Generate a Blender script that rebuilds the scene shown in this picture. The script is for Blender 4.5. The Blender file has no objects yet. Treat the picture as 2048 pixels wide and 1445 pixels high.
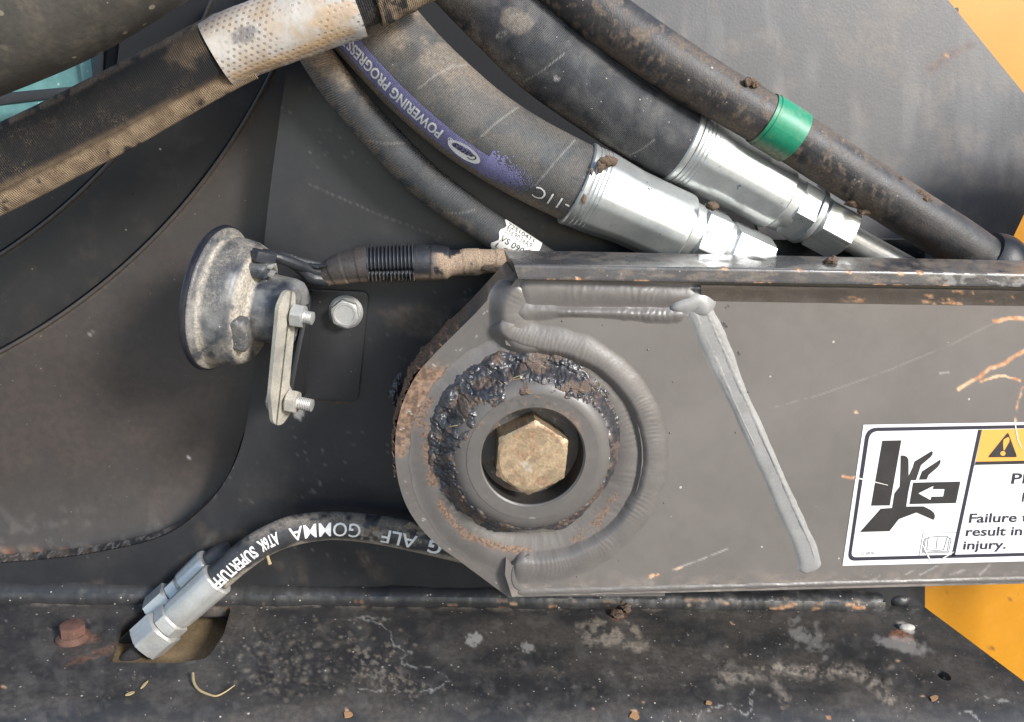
import bpy, math, random
import numpy as np
from mathutils import Vector, Matrix
random.seed(7); RNG = np.random.default_rng(7)
SC = bpy.context.scene; COL = SC.collection
R_ = math.radians

# ------------------------------------------------------------ camera
W, H, F = 2048.0, 1445.0, 1593.0
CX, CY = W/2, H/2
def nrm(v): v = np.asarray(v, float); return v/np.linalg.norm(v)
PITCH = R_(15.0)
vy = F/math.tan(PITCH); VPX = (14830.0, 82.0)
vx = -(F*F + VPX[1]*vy)/VPX[0]
Xc = nrm((VPX[0], -VPX[1], -F)); Zc = -nrm((vx, -vy, -F)); Yc = np.cross(Zc, Xc)
RC = np.array([Xc, Yc, Zc])                       # camera -> world
def rayd(px, py):
    px = np.asarray(px, float); py = np.asarray(py, float)
    d = np.stack([px-CX, CY-py, np.full_like(px, -F)], -1)
    return d @ RC.T
DIST = 0.45
r0 = rayd(1062.0, 920.0); CAM = -r0*(DIST/r0[1])  # boss centre is the origin
def P(px, py, Y=0.0):
    d = rayd(px, py); t = (Y-CAM[1])/d[..., 1]
    return CAM + d*t[..., None]
def PN(px, py, p0, n):
    d = rayd(px, py); n = np.asarray(n, float); t = ((np.asarray(p0)-CAM) @ n)/(d @ n)
    return CAM + d*np.asarray(t)[..., None]
def proj(v):
    c = (np.asarray(v)-CAM) @ RC
    return CX + F*c[..., 0]/-c[..., 2], CY - F*c[..., 1]/-c[..., 2]
def mpp(v):
    c = (np.asarray(v)-CAM) @ RC
    return -c[..., 2]/F
cam = bpy.data.cameras.new('camera'); camo = bpy.data.objects.new('camera', cam); COL.objects.link(camo)
cam.sensor_width = 36; cam.lens = 36*F/W; cam.clip_start = 0.01; cam.clip_end = 200
m4 = Matrix.Identity(4)
for i in range(3):
    for j in range(3): m4[i][j] = RC[i][j]
    m4[i][3] = CAM[i]
camo.matrix_world = m4; SC.camera = camo
SC.render.resolution_x = 1024; SC.render.resolution_y = 722

# ------------------------------------------------------------ light
SUN_EL, SUN_AZ = 27.0, 42.0          # azimuth to the right of the line from the plate to the viewer
world = bpy.data.worlds.new('World'); SC.world = world; world.use_nodes = True
wn = world.node_tree; bg = wn.nodes['Background']
sky = wn.nodes.new('ShaderNodeTexSky'); sky.sky_type = 'NISHITA'; sky.sun_disc = False
sky.sun_elevation = R_(SUN_EL); sky.sun_rotation = R_(180-SUN_AZ); sky.dust_density = 0.8
wn.links.new(sky.outputs[0], bg.inputs[0]); bg.inputs[1].default_value = 0.15
sl = bpy.data.lights.new('sun', 'SUN'); sl.energy = 3.0; sl.angle = R_(13); sl.color = (1.0, .975, .945)
so = bpy.data.objects.new('sun', sl); COL.objects.link(so)
sd = Vector((math.sin(R_(SUN_AZ))*math.cos(R_(SUN_EL)), -math.cos(R_(SUN_AZ))*math.cos(R_(SUN_EL)), math.sin(R_(SUN_EL))))
so.rotation_euler = sd.to_track_quat('Z', 'Y').to_euler()
SC.view_settings.view_transform = 'Standard'; SC.view_settings.look = 'None'
SC.view_settings.exposure = 0.85; SC.view_settings.gamma = 1
SC.render.engine = 'CYCLES'
SC.cycles.max_bounces = 6; SC.cycles.diffuse_bounces = 3; SC.cycles.glossy_bounces = 3; SC.cycles.transmission_bounces = 2

# ------------------------------------------------------------ depths (metres behind the arm's web)
YP = 0.115                                        # machine side plate
YH = 0.088                                        # hose centres
_w = P(1000, 1205, YP); SLOPE = -0.039; ZL0 = _w[2]-SLOPE*_w[0]
NL = nrm((-SLOPE, 0, 1)); PL0 = np.array((0, 0, ZL0))
YB, RB = float(PN(1000., 1385., PL0, NL)[1]), 0.045
def PL(px, py, lift=0.0):
    p = PN(px, py, PL0, NL)
    return p + NL*lift
def PLB(px, py):                                  # ledge with its rounded front bend
    p = PL(px, py); d = np.maximum(YB-p[..., 1], 0); a = np.minimum(d/RB, math.pi/2); ex = np.maximum(d-RB*math.pi/2, 0)
    q = p.copy(); b = d > 0
    q[..., 1] = np.where(b, YB-RB*np.sin(a), p[..., 1]); q[..., 2] = np.where(b, p[..., 2]-RB*(1-np.cos(a))-ex, p[..., 2])
    return q

# ------------------------------------------------------------ noise
_tab = np.random.default_rng(3).random((256, 256))
def vnoise(x, y, seed=0):
    x = np.asarray(x, float)+seed*17.31; y = np.asarray(y, float)+seed*9.77
    xi = np.floor(x).astype(int); yi = np.floor(y).astype(int); fx = x-xi; fy = y-yi
    fx = fx*fx*(3-2*fx); fy = fy*fy*(3-2*fy)
    t = lambda a, b: _tab[a % 256, b % 256]
    return (t(xi, yi)*(1-fx)+t(xi+1, yi)*fx)*(1-fy)+(t(xi, yi+1)*(1-fx)+t(xi+1, yi+1)*fx)*fy
def fbm(x, y, s, seed=0, o=4):
    v = 0; a = .5; f = 1.0/s
    for k in range(o):
        c, q = math.cos(.6+k*.9), math.sin(.6+k*.9); v = v+a*vnoise((x*c-y*q)*f, (x*q+y*c)*f, seed+k); a *= .5; f *= 2.03
    return v/(1-.5**o)
def sstep(e0, e1, x): t = np.clip((x-e0)/(e1-e0), 0, 1); return t*t*(3-2*t)
def blob(px, py, cx, cy, rx, ry=None, ang=0, wob=.5, seed=0, soft=.3):
    ry = ry or rx; c, s = math.cos(R_(ang)), math.sin(R_(ang)); dx = px-cx; dy = py-cy
    u = (dx*c+dy*s)/rx; v = (-dx*s+dy*c)/ry
    d = np.sqrt(u*u+v*v)+wob*(fbm(px, py, max(min(rx, ry)*.7, 3), seed)-.5)*2
    return 1-sstep(1-soft, 1+soft, d)
def pldist(px, py, pts):
    d = np.full(np.shape(px), 1e9); pts = np.asarray(pts, float)
    for a, b in zip(pts[:-1], pts[1:]):
        ab = b-a; L2 = max(ab@ab, 1e-9); t = np.clip(((px-a[0])*ab[0]+(py-a[1])*ab[1])/L2, 0, 1)
        d = np.minimum(d, np.hypot(px-a[0]-t*ab[0], py-a[1]-t*ab[1]))
    return d
def stroke(px, py, pts, w, wob=0, ws=15, seed=0, soft=.5, brk=0):
    jx = (fbm(px, py, ws, seed)-.5)*2*wob; jy = (fbm(px, py, ws, seed+11)-.5)*2*wob
    d = pldist(px+jx, py+jy, pts)
    m = 1-sstep(w*(1-soft), w*(1+soft), d)
    if brk: m = m*sstep(brk-.12, brk+.12, fbm(px, py, 14, seed+5))
    return m

# ------------------------------------------------------------ materials
MATS = {}
class NT:
    def __init__(s, name):
        s.m = bpy.data.materials.new(name); s.m.use_nodes = True; s.t = s.m.node_tree; s.b = s.t.nodes['Principled BSDF']; s.o = s.t.nodes['Material Output']
    def n(s, k, **kw):
        x = s.t.nodes.new(k)
        for a, v in kw.items(): setattr(x, a, v)
        return x
    def l(s, a, b): s.t.links.new(a, b)
    def coord(s, kind='Object'):
        if not hasattr(s, '_c'): s._c = s.n('ShaderNodeTexCoord')
        return s._c.outputs[kind]
    def noise(s, scale, detail=4, rough=.55, vec=None, dist=0):
        x = s.n('ShaderNodeTexNoise'); x.inputs['Scale'].default_value = scale; x.inputs['Detail'].default_value = detail
        x.inputs['Roughness'].default_value = rough; x.inputs['Distortion'].default_value = dist
        s.l(vec or s.coord(), x.inputs['Vector']); return x.outputs['Fac']
    def math(s, op, a, b=None, clamp=False):
        x = s.n('ShaderNodeMath', operation=op); x.use_clamp = clamp
        for i, v in enumerate((a, b)):
            if v is None: continue
            if isinstance(v, (int, float)): x.inputs[i].default_value = v
            else: s.l(v, x.inputs[i])
        return x.outputs[0]
    def ramp(s, fac, lo, hi, a=0., b=1.):
        x = s.n('ShaderNodeMapRange'); x.interpolation_type = 'SMOOTHSTEP'
        s.l(fac, x.inputs[0]); x.inputs[1].default_value = lo; x.inputs[2].default_value = hi; x.inputs[3].default_value = a; x.inputs[4].default_value = b
        return x.outputs[0]
    def mix(s, fac, a, b):
        x = s.n('ShaderNodeMix', data_type='RGBA')
        if isinstance(fac, (int, float)): x.inputs[0].default_value = fac
        else: s.l(fac, x.inputs[0])
        for i, v in ((6, a), (7, b)):
            if isinstance(v, (tuple, list)): x.inputs[i].default_value = (*v[:3], 1)
            else: s.l(v, x.inputs[i])
        return x.outputs[2]
    def fmix(s, fac, a, b):
        x = s.n('ShaderNodeMix', data_type='FLOAT'); s.l(fac, x.inputs[0])
        for i, v in ((2, a), (3, b)):
            if isinstance(v, (int, float)): x.inputs[i].default_value = v
            else: s.l(v, x.inputs[i])
        return x.outputs[0]
    def attr(s, name): x = s.n('ShaderNodeAttribute'); x.attribute_name = name; return x.outputs['Fac']
    def uv(s):
        x = s.n('ShaderNodeUVMap'); x.uv_map = 'UVMap'; return x.outputs[0]

def surf(name, base, rough=.5, metal=0., var=.2, vs=60, dust=.15, dust_col=(.36, .26, .17), speck=.0, speck_s=500, speck_col=(.5, .46, .4),
         bump=.15, bs=900, spec=.5, hose=None, coat=0., dustn=(.45, .8), ds=45, rust_col=(.16, .065, .03), fleck=0, stain=None):
    if name in MATS: return MATS[name]
    s = NT(name); b = s.b
    n1 = s.noise(vs, 3); n2 = s.noise(vs*9, 2, .6)
    f = s.math('ADD', s.math('MULTIPLY', n1, .6), s.math('MULTIPLY', n2, .4))
    dark = tuple(c*(1-var) for c in base); lite = tuple(min(c*(1+var), 1) for c in base)
    c = s.mix(s.ramp(f, .3, .7), dark, lite)
    rg = s.math('ADD', s.math('MULTIPLY', n1, .24), rough-.12)
    if stain:                                     # second tone in broad patches
        c = s.mix(s.ramp(s.noise(stain[1], 3, .6), .45, .7, 0, stain[2]), c, stain[0])
    # general dust film
    fine = s.noise(2600, 1, .7); dn = s.noise(ds, 4, .65)
    dm = s.math('MULTIPLY', s.math('MULTIPLY', s.ramp(dn, *dustn), dust), s.ramp(fine, .25, .7), True)
    da = s.attr('dust'); grain = s.ramp(fine, .25, .65, .45, 1.15)
    dm = s.math('MAXIMUM', dm, s.math('MULTIPLY', da, grain, True))
    n2r = s.ramp(n2, .35, .65)
    dcol = s.mix(n2r, tuple(k*.72 for k in dust_col), tuple(min(k*1.2, 1) for k in dust_col))
    c = s.mix(dm, c, dcol); rg = s.fmix(dm, rg, .92)
    mt = s.math('MULTIPLY', s.math('SUBTRACT', 1.0, dm), metal)
    # rust / mud, mineral marks, bared primer
    ra = s.math('MULTIPLY', s.attr('rust'), s.ramp(fine, .2, .6, .5, 1.2), True)
    c = s.mix(ra, c, s.mix(n2r, tuple(k*.55 for k in rust_col), tuple(k*1.5 for k in rust_col))); rg = s.fmix(ra, rg, .9)
    mt = s.math('MULTIPLY', mt, s.math('SUBTRACT', 1.0, ra))
    wa = s.attr('white'); c = s.mix(s.math('MULTIPLY', wa, s.ramp(fine, .2, .6, .5, 1.1), True), c, (.48, .46, .43))
    ca = s.attr('chip'); c = s.mix(ca, c, s.mix(n2r, (.42, .17, .07), (.62, .42, .25))); rg = s.fmix(ca, rg, .75)
    ka = s.attr('dark'); c = s.mix(ka, c, (.012, .012, .014)); rg = s.fmix(ka, rg, .6)
    mt = s.math('MULTIPLY', mt, s.math('SUBTRACT', 1.0, ka))
    if speck:
        v = s.n('ShaderNodeTexVoronoi'); v.inputs['Scale'].default_value = speck_s; s.l(s.coord(), v.inputs['Vector'])
        sep = s.n('ShaderNodeSeparateColor'); s.l(v.outputs['Color'], sep.inputs[0])
        th = s.math('MULTIPLY', s.math('POWER', sep.outputs[0], 14.0), .34*speck)
        sm = s.math('LESS_THAN', v.outputs['Distance'], th)
        c = s.mix(s.math('MULTIPLY', sm, s.math('MULTIPLY', sep.outputs[1], .8)), c, speck_col); rg = s.fmix(sm, rg, .9)
    if fleck:
        v = s.n('ShaderNodeTexVoronoi'); v.inputs['Scale'].default_value = 130; v.inputs['Randomness'].default_value = 1
        wv = s.n('ShaderNodeVectorMath', operation='ADD'); nv = s.n('ShaderNodeTexNoise'); nv.inputs['Scale'].default_value = 500; s.l(s.coord(), nv.inputs['Vector'])
        sc_ = s.n('ShaderNodeVectorMath', operation='SCALE'); s.l(nv.outputs['Color'], sc_.inputs[0]); sc_.inputs['Scale'].default_value = .009
        s.l(s.coord(), wv.inputs[0]); s.l(sc_.outputs[0], wv.inputs[1]); s.l(wv.outputs[0], v.inputs['Vector'])
        sep = s.n('ShaderNodeSeparateColor'); s.l(v.outputs['Color'], sep.inputs[0])
        sm = s.math('LESS_THAN', v.outputs['Distance'], s.math('MULTIPLY', s.math('POWER', sep.outputs[0], 3.0), fleck))
        c = s.mix(s.math('MULTIPLY', sm, .85), c, (.03, .03, .033)); rg = s.fmix(sm, rg, .8); mt = s.math('MULTIPLY', mt, s.math('SUBTRACT', 1.0, sm))
    s.l(c, b.inputs['Base Color']); s.l(rg, b.inputs['Roughness']); s.l(mt, b.inputs['Metallic'])
    b.inputs['Specular IOR Level'].default_value = spec; b.inputs['Coat Weight'].default_value = coat; b.inputs['Coat Roughness'].default_value = .25
    hgt = s.math('MULTIPLY', s.noise(bs, 2, .6), .7)
    if hose:                                      # fine wrap marks of the cloth the hose was cured in
        sp = s.n('ShaderNodeSeparateXYZ'); s.l(s.uv(), sp.inputs[0])
        k = s.math('ADD', s.math('MULTIPLY', sp.outputs[0], hose), s.math('MULTIPLY', sp.outputs[1], 9.0))
        wv = s.math('SINE', s.math('MULTIPLY', k, 6.2832)); hgt = s.math('ADD', hgt, s.math('MULTIPLY', wv, .55))
    bp = s.n('ShaderNodeBump'); bp.inputs['Strength'].default_value = bump; bp.inputs['Distance'].default_value = .0008
    s.l(hgt, bp.inputs['Height']); s.l(bp.outputs[0], b.inputs['Normal'])
    MATS[name] = s.m; return s.m
def flat(name, col, rough=.5, metal=0., var=.06, sc=300, spec=.4):
    if name in MATS: return MATS[name]
    s = NT(name); c = s.mix(s.noise(sc, 4), tuple(k*(1-var) for k in col), tuple(min(1, k*(1+var)) for k in col)); s.l(c, s.b.inputs['Base Color'])
    s.b.inputs['Roughness'].default_value = rough; s.b.inputs['Metallic'].default_value = metal; s.b.inputs['Specular IOR Level'].default_value = spec
    MATS[name] = s.m; return s.m

M_ARM = surf('arm paint', (.126, .113, .102), .42, var=.07, vs=11, dust=.10, ds=20, dustn=(.45, .85), dust_col=(.22, .18, .145), speck=.6, speck_s=240, bump=.10, bs=900, spec=.55, stain=((.150, .135, .122), 16, .5))
M_ARMEND = surf('arm end paint', (.096, .088, .081), .38, var=.08, rust_col=(.155, .095, .06), vs=30, dust=.10, speck=.7, speck_s=260, bump=.09, bs=900, spec=.55)
M_WELD = surf('painted weld', (.118, .107, .098), .38, var=.08, rust_col=(.155, .095, .06), vs=80, dust=.04, bump=.16, bs=520, spec=.55)
M_FRAME = surf('frame paint', (.021, .0215, .0235), .40, var=.12, vs=25, dust=.035, speck=.55, speck_s=340, speck_col=(.25, .23, .20), bump=.06, bs=1300, ds=25, spec=.45)
M_LEDGE = surf('ledge paint', (.030, .0295, .0300), .38, var=.15, vs=30, dust=.05, speck=1.0, speck_s=420, bump=.16, bs=800, ds=30, dust_col=(.27, .225, .175), spec=.5)
M_HOUSE = surf('housing paint', (.040, .034, .030), .42, var=.12, vs=18, dust=.07, speck=.55, speck_s=340, speck_col=(.25, .23, .20), bump=.06, ds=14, dust_col=(.17, .135, .10))
M_REAR = surf('rear panel paint', (.088, .087, .090), .44, var=.08, vs=20, dust=.06, speck=.4, speck_s=220, speck_col=(.2, .18, .15), bump=.22, bs=480, ds=12)
M_YEL = surf('yellow paint', (.48, .205, .006), .38, var=.05, vs=20, dust=.05, speck=.4, speck_s=130, speck_col=(.1, .06, .03), bump=.03)
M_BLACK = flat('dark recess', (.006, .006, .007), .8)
M_HOSE = surf('hose rubber', (.070, .073, .074), .55, var=.2, vs=60, dust=.14, speck=.5, speck_s=400, bump=.5, bs=1400, hose=900, dust_col=(.28, .215, .15), dustn=(.4, .85), stain=((.080, .076, .070), 45, .5))
M_HOSE2 = surf('hose rubber blotched', (.034, .036, .040), .5, var=.25, vs=50, dust=.14, speck=.7, speck_s=400, bump=.45, bs=1400, hose=1000, dust_col=(.24, .20, .155), dustn=(.45, .9), stain=((.060, .062, .066), 45, .5))
M_HOSE3 = surf('hose rubber scuffed', (.022, .022, .024), .5, var=.3, vs=70, dust=.24, speck=.9, speck_s=350, bump=.4, bs=900, dust_col=(.20, .145, .10), dustn=(.42, .8), ds=60, stain=((.05, .047, .044), 70, .5))
M_HOSE4 = surf('hose rubber ribbed', (.052, .055, .058), .55, var=.2, vs=60, dust=.08, speck=.5, bump=.6, bs=1400, hose=700, dust_col=(.30, .225, .155), dustn=(.45, .85))
M_HOSE5 = surf('hose rubber glossy', (.030, .031, .034), .42, var=.25, vs=70, dust=.3, speck=.6, bump=.2, bs=1000, dust_col=(.30, .26, .21), dustn=(.45, .85))
M_ZINC = surf('zinc plated steel', (.46, .475, .465), .42, metal=.68, var=.10, vs=50, dust=.10, bump=.08, bs=900, dust_col=(.38, .33, .26), fleck=.2, dustn=(.5, .8))
M_ZINC2 = surf('dull zinc', (.43, .43, .41), .48, metal=.55, var=.10, vs=60, dust=.45, bump=.12, dust_col=(.40, .35, .27), dustn=(.45, .8))
M_GOLD = surf('yellow zinc', (.36, .275, .175), .46, metal=.7, var=.18, vs=60, dust=.35, bump=.3, bs=900, dust_col=(.34, .24, .14), dustn=(.35, .7), ds=130)
M_RUSTY = surf('rusted steel', (.095, .045, .032), .85, var=.35, vs=160, dust=.3, bump=.6, bs=900, dust_col=(.25, .15, .10))
M_HORN = surf('dusty horn paint', (.026, .032, .043), .45, var=.3, vs=60, dust=.7, speck=.9, speck_s=420, bump=.22, bs=700, dust_col=(.42, .375, .305), dustn=(.33, .72), ds=30, stain=((.17, .175, .175), 40, .8))
M_HORNF = surf('black horn cover', (.010, .011, .018), .45, var=.2, dust=.1, bump=.1)
M_STRAP = surf('dusty strap steel', (.42, .40, .35), .5, metal=.5, var=.15, vs=90, dust=.7, bump=.2, dust_col=(.42, .36, .27), dustn=(.35, .7))
M_CONDUIT = surf('black plastic', (.026, .029, .034), .38, var=.2, vs=80, dust=.12, speck=.6, bump=.1, dust_col=(.32, .26, .19), dustn=(.45, .85))
M_TAPE = surf('black tape', (.018, .020, .024), .46, var=.25, vs=120, dust=.10, speck=.6, bump=.35, bs=500, dust_col=(.34, .245, .165), dustn=(.45, .85))
M_GREEN = surf('green tape', (.010, .21, .11), .42, var=.12, vs=40, dust=.12, bump=.06, dust_col=(.30, .25, .18))
M_GREASE = surf('dirty grease', (.030, .031, .036), .30, var=.4, vs=150, dust=.3, bump=.45, bs=500, dust_col=(.085, .068, .055), dustn=(.42, .7), ds=120, spec=.6, rust_col=(.10, .066, .045))
M_MUD = surf('dry mud', (.11, .075, .05), .95, var=.3, vs=150, dust=.3, bump=.9, bs=700, dust_col=(.19, .14, .095))
M_TUBE = surf('weathered tube', (.050, .045, .038), .6, var=.2, vs=40, dust=.25, speck=1.6, speck_s=260, speck_col=(.30, .27, .19), bump=.3, bs=500, dust_col=(.13, .11, .08))
M_TEAL = surf('teal panel', (.085, .20, .19), .35, var=.2, vs=20, dust=.3, speck=1.0, speck_s=300, bump=.1, dust_col=(.20, .27, .24), dustn=(.4, .8))
M_GROUND = surf('sandy ground', (.27, .245, .22), .95, var=.2, vs=3, dust=.2, bump=.4, bs=40)
M_STRAW = flat('straw', (.34, .26, .14), .7, var=.25, sc=500)
M_LEAF = flat('dry leaf', (.26, .145, .07), .8, var=.25, sc=500)
M_LWHITE = surf('label white', (.70, .70, .69), .38, var=.02, vs=60, dust=.16, ds=70, dustn=(.5, .8), dust_col=(.45, .41, .35), speck=.6, speck_s=240, speck_col=(.3, .27, .24), bump=.04, bs=600)
M_LBLACK = surf('label black', (.024, .022, .022), .42, var=.1, dust=.12, dust_col=(.2, .18, .16), bump=.03)
M_LBLUE = flat('label ink', (.030, .028, .040), .4)
M_LORANGE = flat('label orange', (.80, .35, .075), .4)
M_LGREY = flat('label grey ink', (.07, .07, .08), .5)
M_PRINT = flat('white hose print', (.70, .70, .68), .55, var=.2, sc=900)
M_PURPLE = surf('purple print', (.17, .165, .31), .5, var=.12, vs=80, dust=.12, bump=.5, hose=900, dust_col=(.3, .26, .24))
M_TAGPAPER = flat('paper tag', (.62, .61, .58), .6, var=.06)

# ------------------------------------------------------------ mesh helpers
def link(name, me, mat, parent=None, sharp=35, **props):
    o = bpy.data.objects.new(name, me); COL.objects.link(o)
    if mat: me.materials.append(mat)
    if len(me.polygons):
        me.polygons.foreach_set('use_smooth', np.ones(len(me.polygons), bool))
        if sharp is not None: me.set_sharp_from_angle(angle=R_(sharp))
    if parent: o.parent = parent
    for k, v in props.items(): o[k] = v
    return o
def mesh(name, v, f):
    me = bpy.data.meshes.new(name); v = np.asarray(v, np.float32)
    if isinstance(f, np.ndarray) and f.ndim == 2:
        n, k = f.shape; me.vertices.add(len(v)); me.vertices.foreach_set('co', v.ravel())
        me.loops.add(n*k); me.loops.foreach_set('vertex_index', f.ravel().astype(np.int32))
        me.polygons.add(n); me.polygons.foreach_set('loop_start', np.arange(0, n*k, k, dtype=np.int32)); me.update(calc_edges=True); me.validate()
    else:
        me.from_pydata([tuple(map(float, q)) for q in v], [], [list(map(int, q)) for q in f]); me.update()
    return me
def paint(o, **ch):
    me = o.data; v = np.zeros(len(me.vertices)*3, np.float32); me.vertices.foreach_get('co', v); v = v.reshape(-1, 3)
    x, y = proj(v)
    for k, fn in ch.items():
        a = me.attributes.new(k, 'FLOAT', 'POINT'); a.data.foreach_set('value', np.clip(np.broadcast_to(fn(x, y, v), x.shape), 0, 1).astype(np.float32))
    return o
def thing(name, label, cat, loc=(0, 0, 0), group=None):
    o = bpy.data.objects.new(name, None); COL.objects.link(o); o.location = loc; o.empty_display_size = .01
    o['label'] = label; o['category'] = cat
    if group: o['group'] = group
    return o
def tag(o, label, cat, group=None):
    o['label'] = label; o['category'] = cat
    if group: o['group'] = group
    return o
def under(root):                                  # parent at the base keeps world coordinates
    for c in root.children: c.matrix_parent_inverse = Matrix.Translation(-Vector(root.location))

def inpoly(x, y, poly):
    poly = np.asarray(poly, float); c = np.zeros(np.shape(x), bool); n = len(poly); j = n-1
    for i in range(n):
        xi, yi = poly[i]; xj, yj = poly[j]
        if yi != yj: c ^= ((yi > y) != (yj > y)) & (x < (xj-xi)*(y-yi)/(yj-yi)+xi)
        j = i
    return c
def nearest(x, y, poly):
    poly = np.asarray(poly, float); bd = np.full(np.shape(x), 1e9); bx = x.copy(); by = y.copy()
    for a, b in zip(poly, np.roll(poly, -1, 0)):
        ab = b-a; L2 = max(ab@ab, 1e-9); t = np.clip(((x-a[0])*ab[0]+(y-a[1])*ab[1])/L2, 0, 1); qx = a[0]+t*ab[0]; qy = a[1]+t*ab[1]
        d = np.hypot(x-qx, y-qy); m = d < bd; bd = np.where(m, d, bd); bx = np.where(m, qx, bx); by = np.where(m, qy, by)
    return bd, bx, by
def smooth_poly(pts, n=8, closed=True):
    pts = np.asarray(pts, float); N = len(pts); out = []
    for i in range(N if closed else N-1):
        if closed: p = [pts[(i+k-1) % N] for k in range(4)]
        else: p = [pts[min(max(i+k-1, 0), N-1)] for k in range(4)]
        for t in np.arange(n)/n:
            out.append(.5*((2*p[1])+(-p[0]+p[2])*t+(2*p[0]-5*p[1]+4*p[2]-p[3])*t*t+(-p[0]+3*p[1]-3*p[2]+p[3])*t**3))
    if not closed: out.append(pts[-1])
    return np.array(out)
def round_poly(pts, r, n=6):
    pts = np.asarray(pts, float); N = len(pts); out = []
    for i in range(N):
        a, b, c = pts[i-1], pts[i], pts[(i+1) % N]; rr = r[i] if hasattr(r, '__len__') else r
        d1 = (a-b)/np.linalg.norm(a-b); d2 = (c-b)/np.linalg.norm(c-b)
        if rr <= 0: out.append(b); continue
        q1 = b+d1*rr; q2 = b+d2*rr
        for t in np.linspace(0, 1, n): out.append((1-t)**2*q1+2*t*(1-t)*b+t*t*q2)
    return np.array(out)
def plate(name, outline, mp, step, ext, mat, parent=None, holes=(), disp=None, nvec=(0, -1, 0), sharp=35, **props):
    """dense sheet cut to an outline, with its cut edges; ext = vector of the thickness"""
    outline = np.asarray(outline, float); x0, y0 = outline.min(0)-step; x1, y1 = outline.max(0)+step
    gx, gy = np.meshgrid(np.arange(x0, x1+step, step), np.arange(y0, y1+step, step)); sh = gx.shape
    ins = inpoly(gx, gy, outline); bd, bx, by = nearest(gx, gy, outline)
    for h in holes:
        ins &= ~inpoly(gx, gy, h); d2, b2x, b2y = nearest(gx, gy, h); m = d2 < bd
        bd = np.where(m, d2, bd); bx = np.where(m, b2x, bx); by = np.where(m, b2y, by)
    sn = bd < .72*step; px = np.where(sn, bx, gx); py = np.where(sn, by, gy); ok = ins | sn
    cxm = (px[:-1, :-1]+px[1:, :-1]+px[:-1, 1:]+px[1:, 1:])/4; cym = (py[:-1, :-1]+py[1:, :-1]+py[:-1, 1:]+py[1:, 1:])/4
    ci = inpoly(cxm, cym, outline)
    for h in holes: ci &= ~inpoly(cxm, cym, h)
    fk = ok[:-1, :-1] & ok[1:, :-1] & ok[:-1, 1:] & ok[1:, 1:] & ci
    idx = np.arange(sh[0]*sh[1]).reshape(sh)
    F4 = np.stack([idx[:-1, :-1][fk], idx[1:, :-1][fk], idx[1:, 1:][fk], idx[:-1, 1:][fk]], -1)
    used = np.unique(F4); rm = np.full(idx.size, -1); rm[used] = np.arange(len(used)); F4 = rm[F4]
    fx = px.ravel()[used]; fy = py.ravel()[used]; V = mp(fx, fy)
    if disp is not None: V = V+np.asarray(nvec)[None]*disp(fx, fy)[:, None]
    VV = [V]; FF = [F4]; base = len(V)
    for ring, flip in [(outline, 0)]+[(np.asarray(h), 1) for h in holes]:
        q = []
        for a, b in zip(ring, np.roll(ring, -1, 0)):
            k = max(1, int(np.hypot(*(b-a))/(step*3))); q += [a+(b-a)*t/k for t in range(k)]
        q = np.array(q); e = mp(q[:, 0], q[:, 1])
        if disp is not None: e = e+np.asarray(nvec)[None]*disp(q[:, 0], q[:, 1])[:, None]
        n = len(q); VV += [e, e+np.asarray(ext)[None]]; i = np.arange(n); j = (i+1) % n
        fw = np.stack([base+i, base+j, base+n+j, base+n+i], -1); FF.append(fw if flip else fw[:, ::-1]); base += 2*n
    me = mesh(name, np.concatenate(VV), np.concatenate(FF))
    return link(name, me, mat, parent, sharp, **props)

class Path:
    """centre line through (px, py, Y, half width in px) with a frame whose angle 0 faces the viewer"""
    def __init__(s, keys, n=None, world=False, rad=None):
        if world: c = np.array(keys, float); r = np.array(rad, float)
        else:
            k = np.array(keys, float); c = P(k[:, 0], k[:, 1], k[:, 2]); r = k[:, 3]*mpp(c)
        d = np.concatenate([c, r[:, None]], 1); q = smooth_poly(d, 24, False)
        L = np.concatenate([[0], np.cumsum(np.linalg.norm(np.diff(q[:, :3], axis=0), axis=1))]); s.len = L[-1]
        n = n or max(12, int(s.len/.0007)); u = np.linspace(0, L[-1], n)
        s.u = u; s.c = np.stack([np.interp(u, L, q[:, i]) for i in range(3)], 1); s.r = np.interp(u, L, q[:, 3])
        t = np.gradient(s.c, axis=0); s.t = t/np.linalg.norm(t, axis=1)[:, None]
        v = CAM[None]-s.c; v = v-(v*s.t).sum(1)[:, None]*s.t; s.n = v/np.linalg.norm(v, axis=1)[:, None]; s.b = np.cross(s.t, s.n)
    def at(s, u, th, lift=0.):
        I = lambda a: np.stack([np.interp(u, s.u, a[:, i]) for i in range(3)], -1)
        return I(s.c)+(np.interp(u, s.u, s.r)+lift)[..., None]*(np.cos(th)[..., None]*I(s.n)+np.sin(th)[..., None]*I(s.b))
    def upx(s, x, y):                             # arc length nearest to a pixel
        a, b = proj(s.c); return s.u[np.argmin((a-x)**2+(b-y)**2)]
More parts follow.
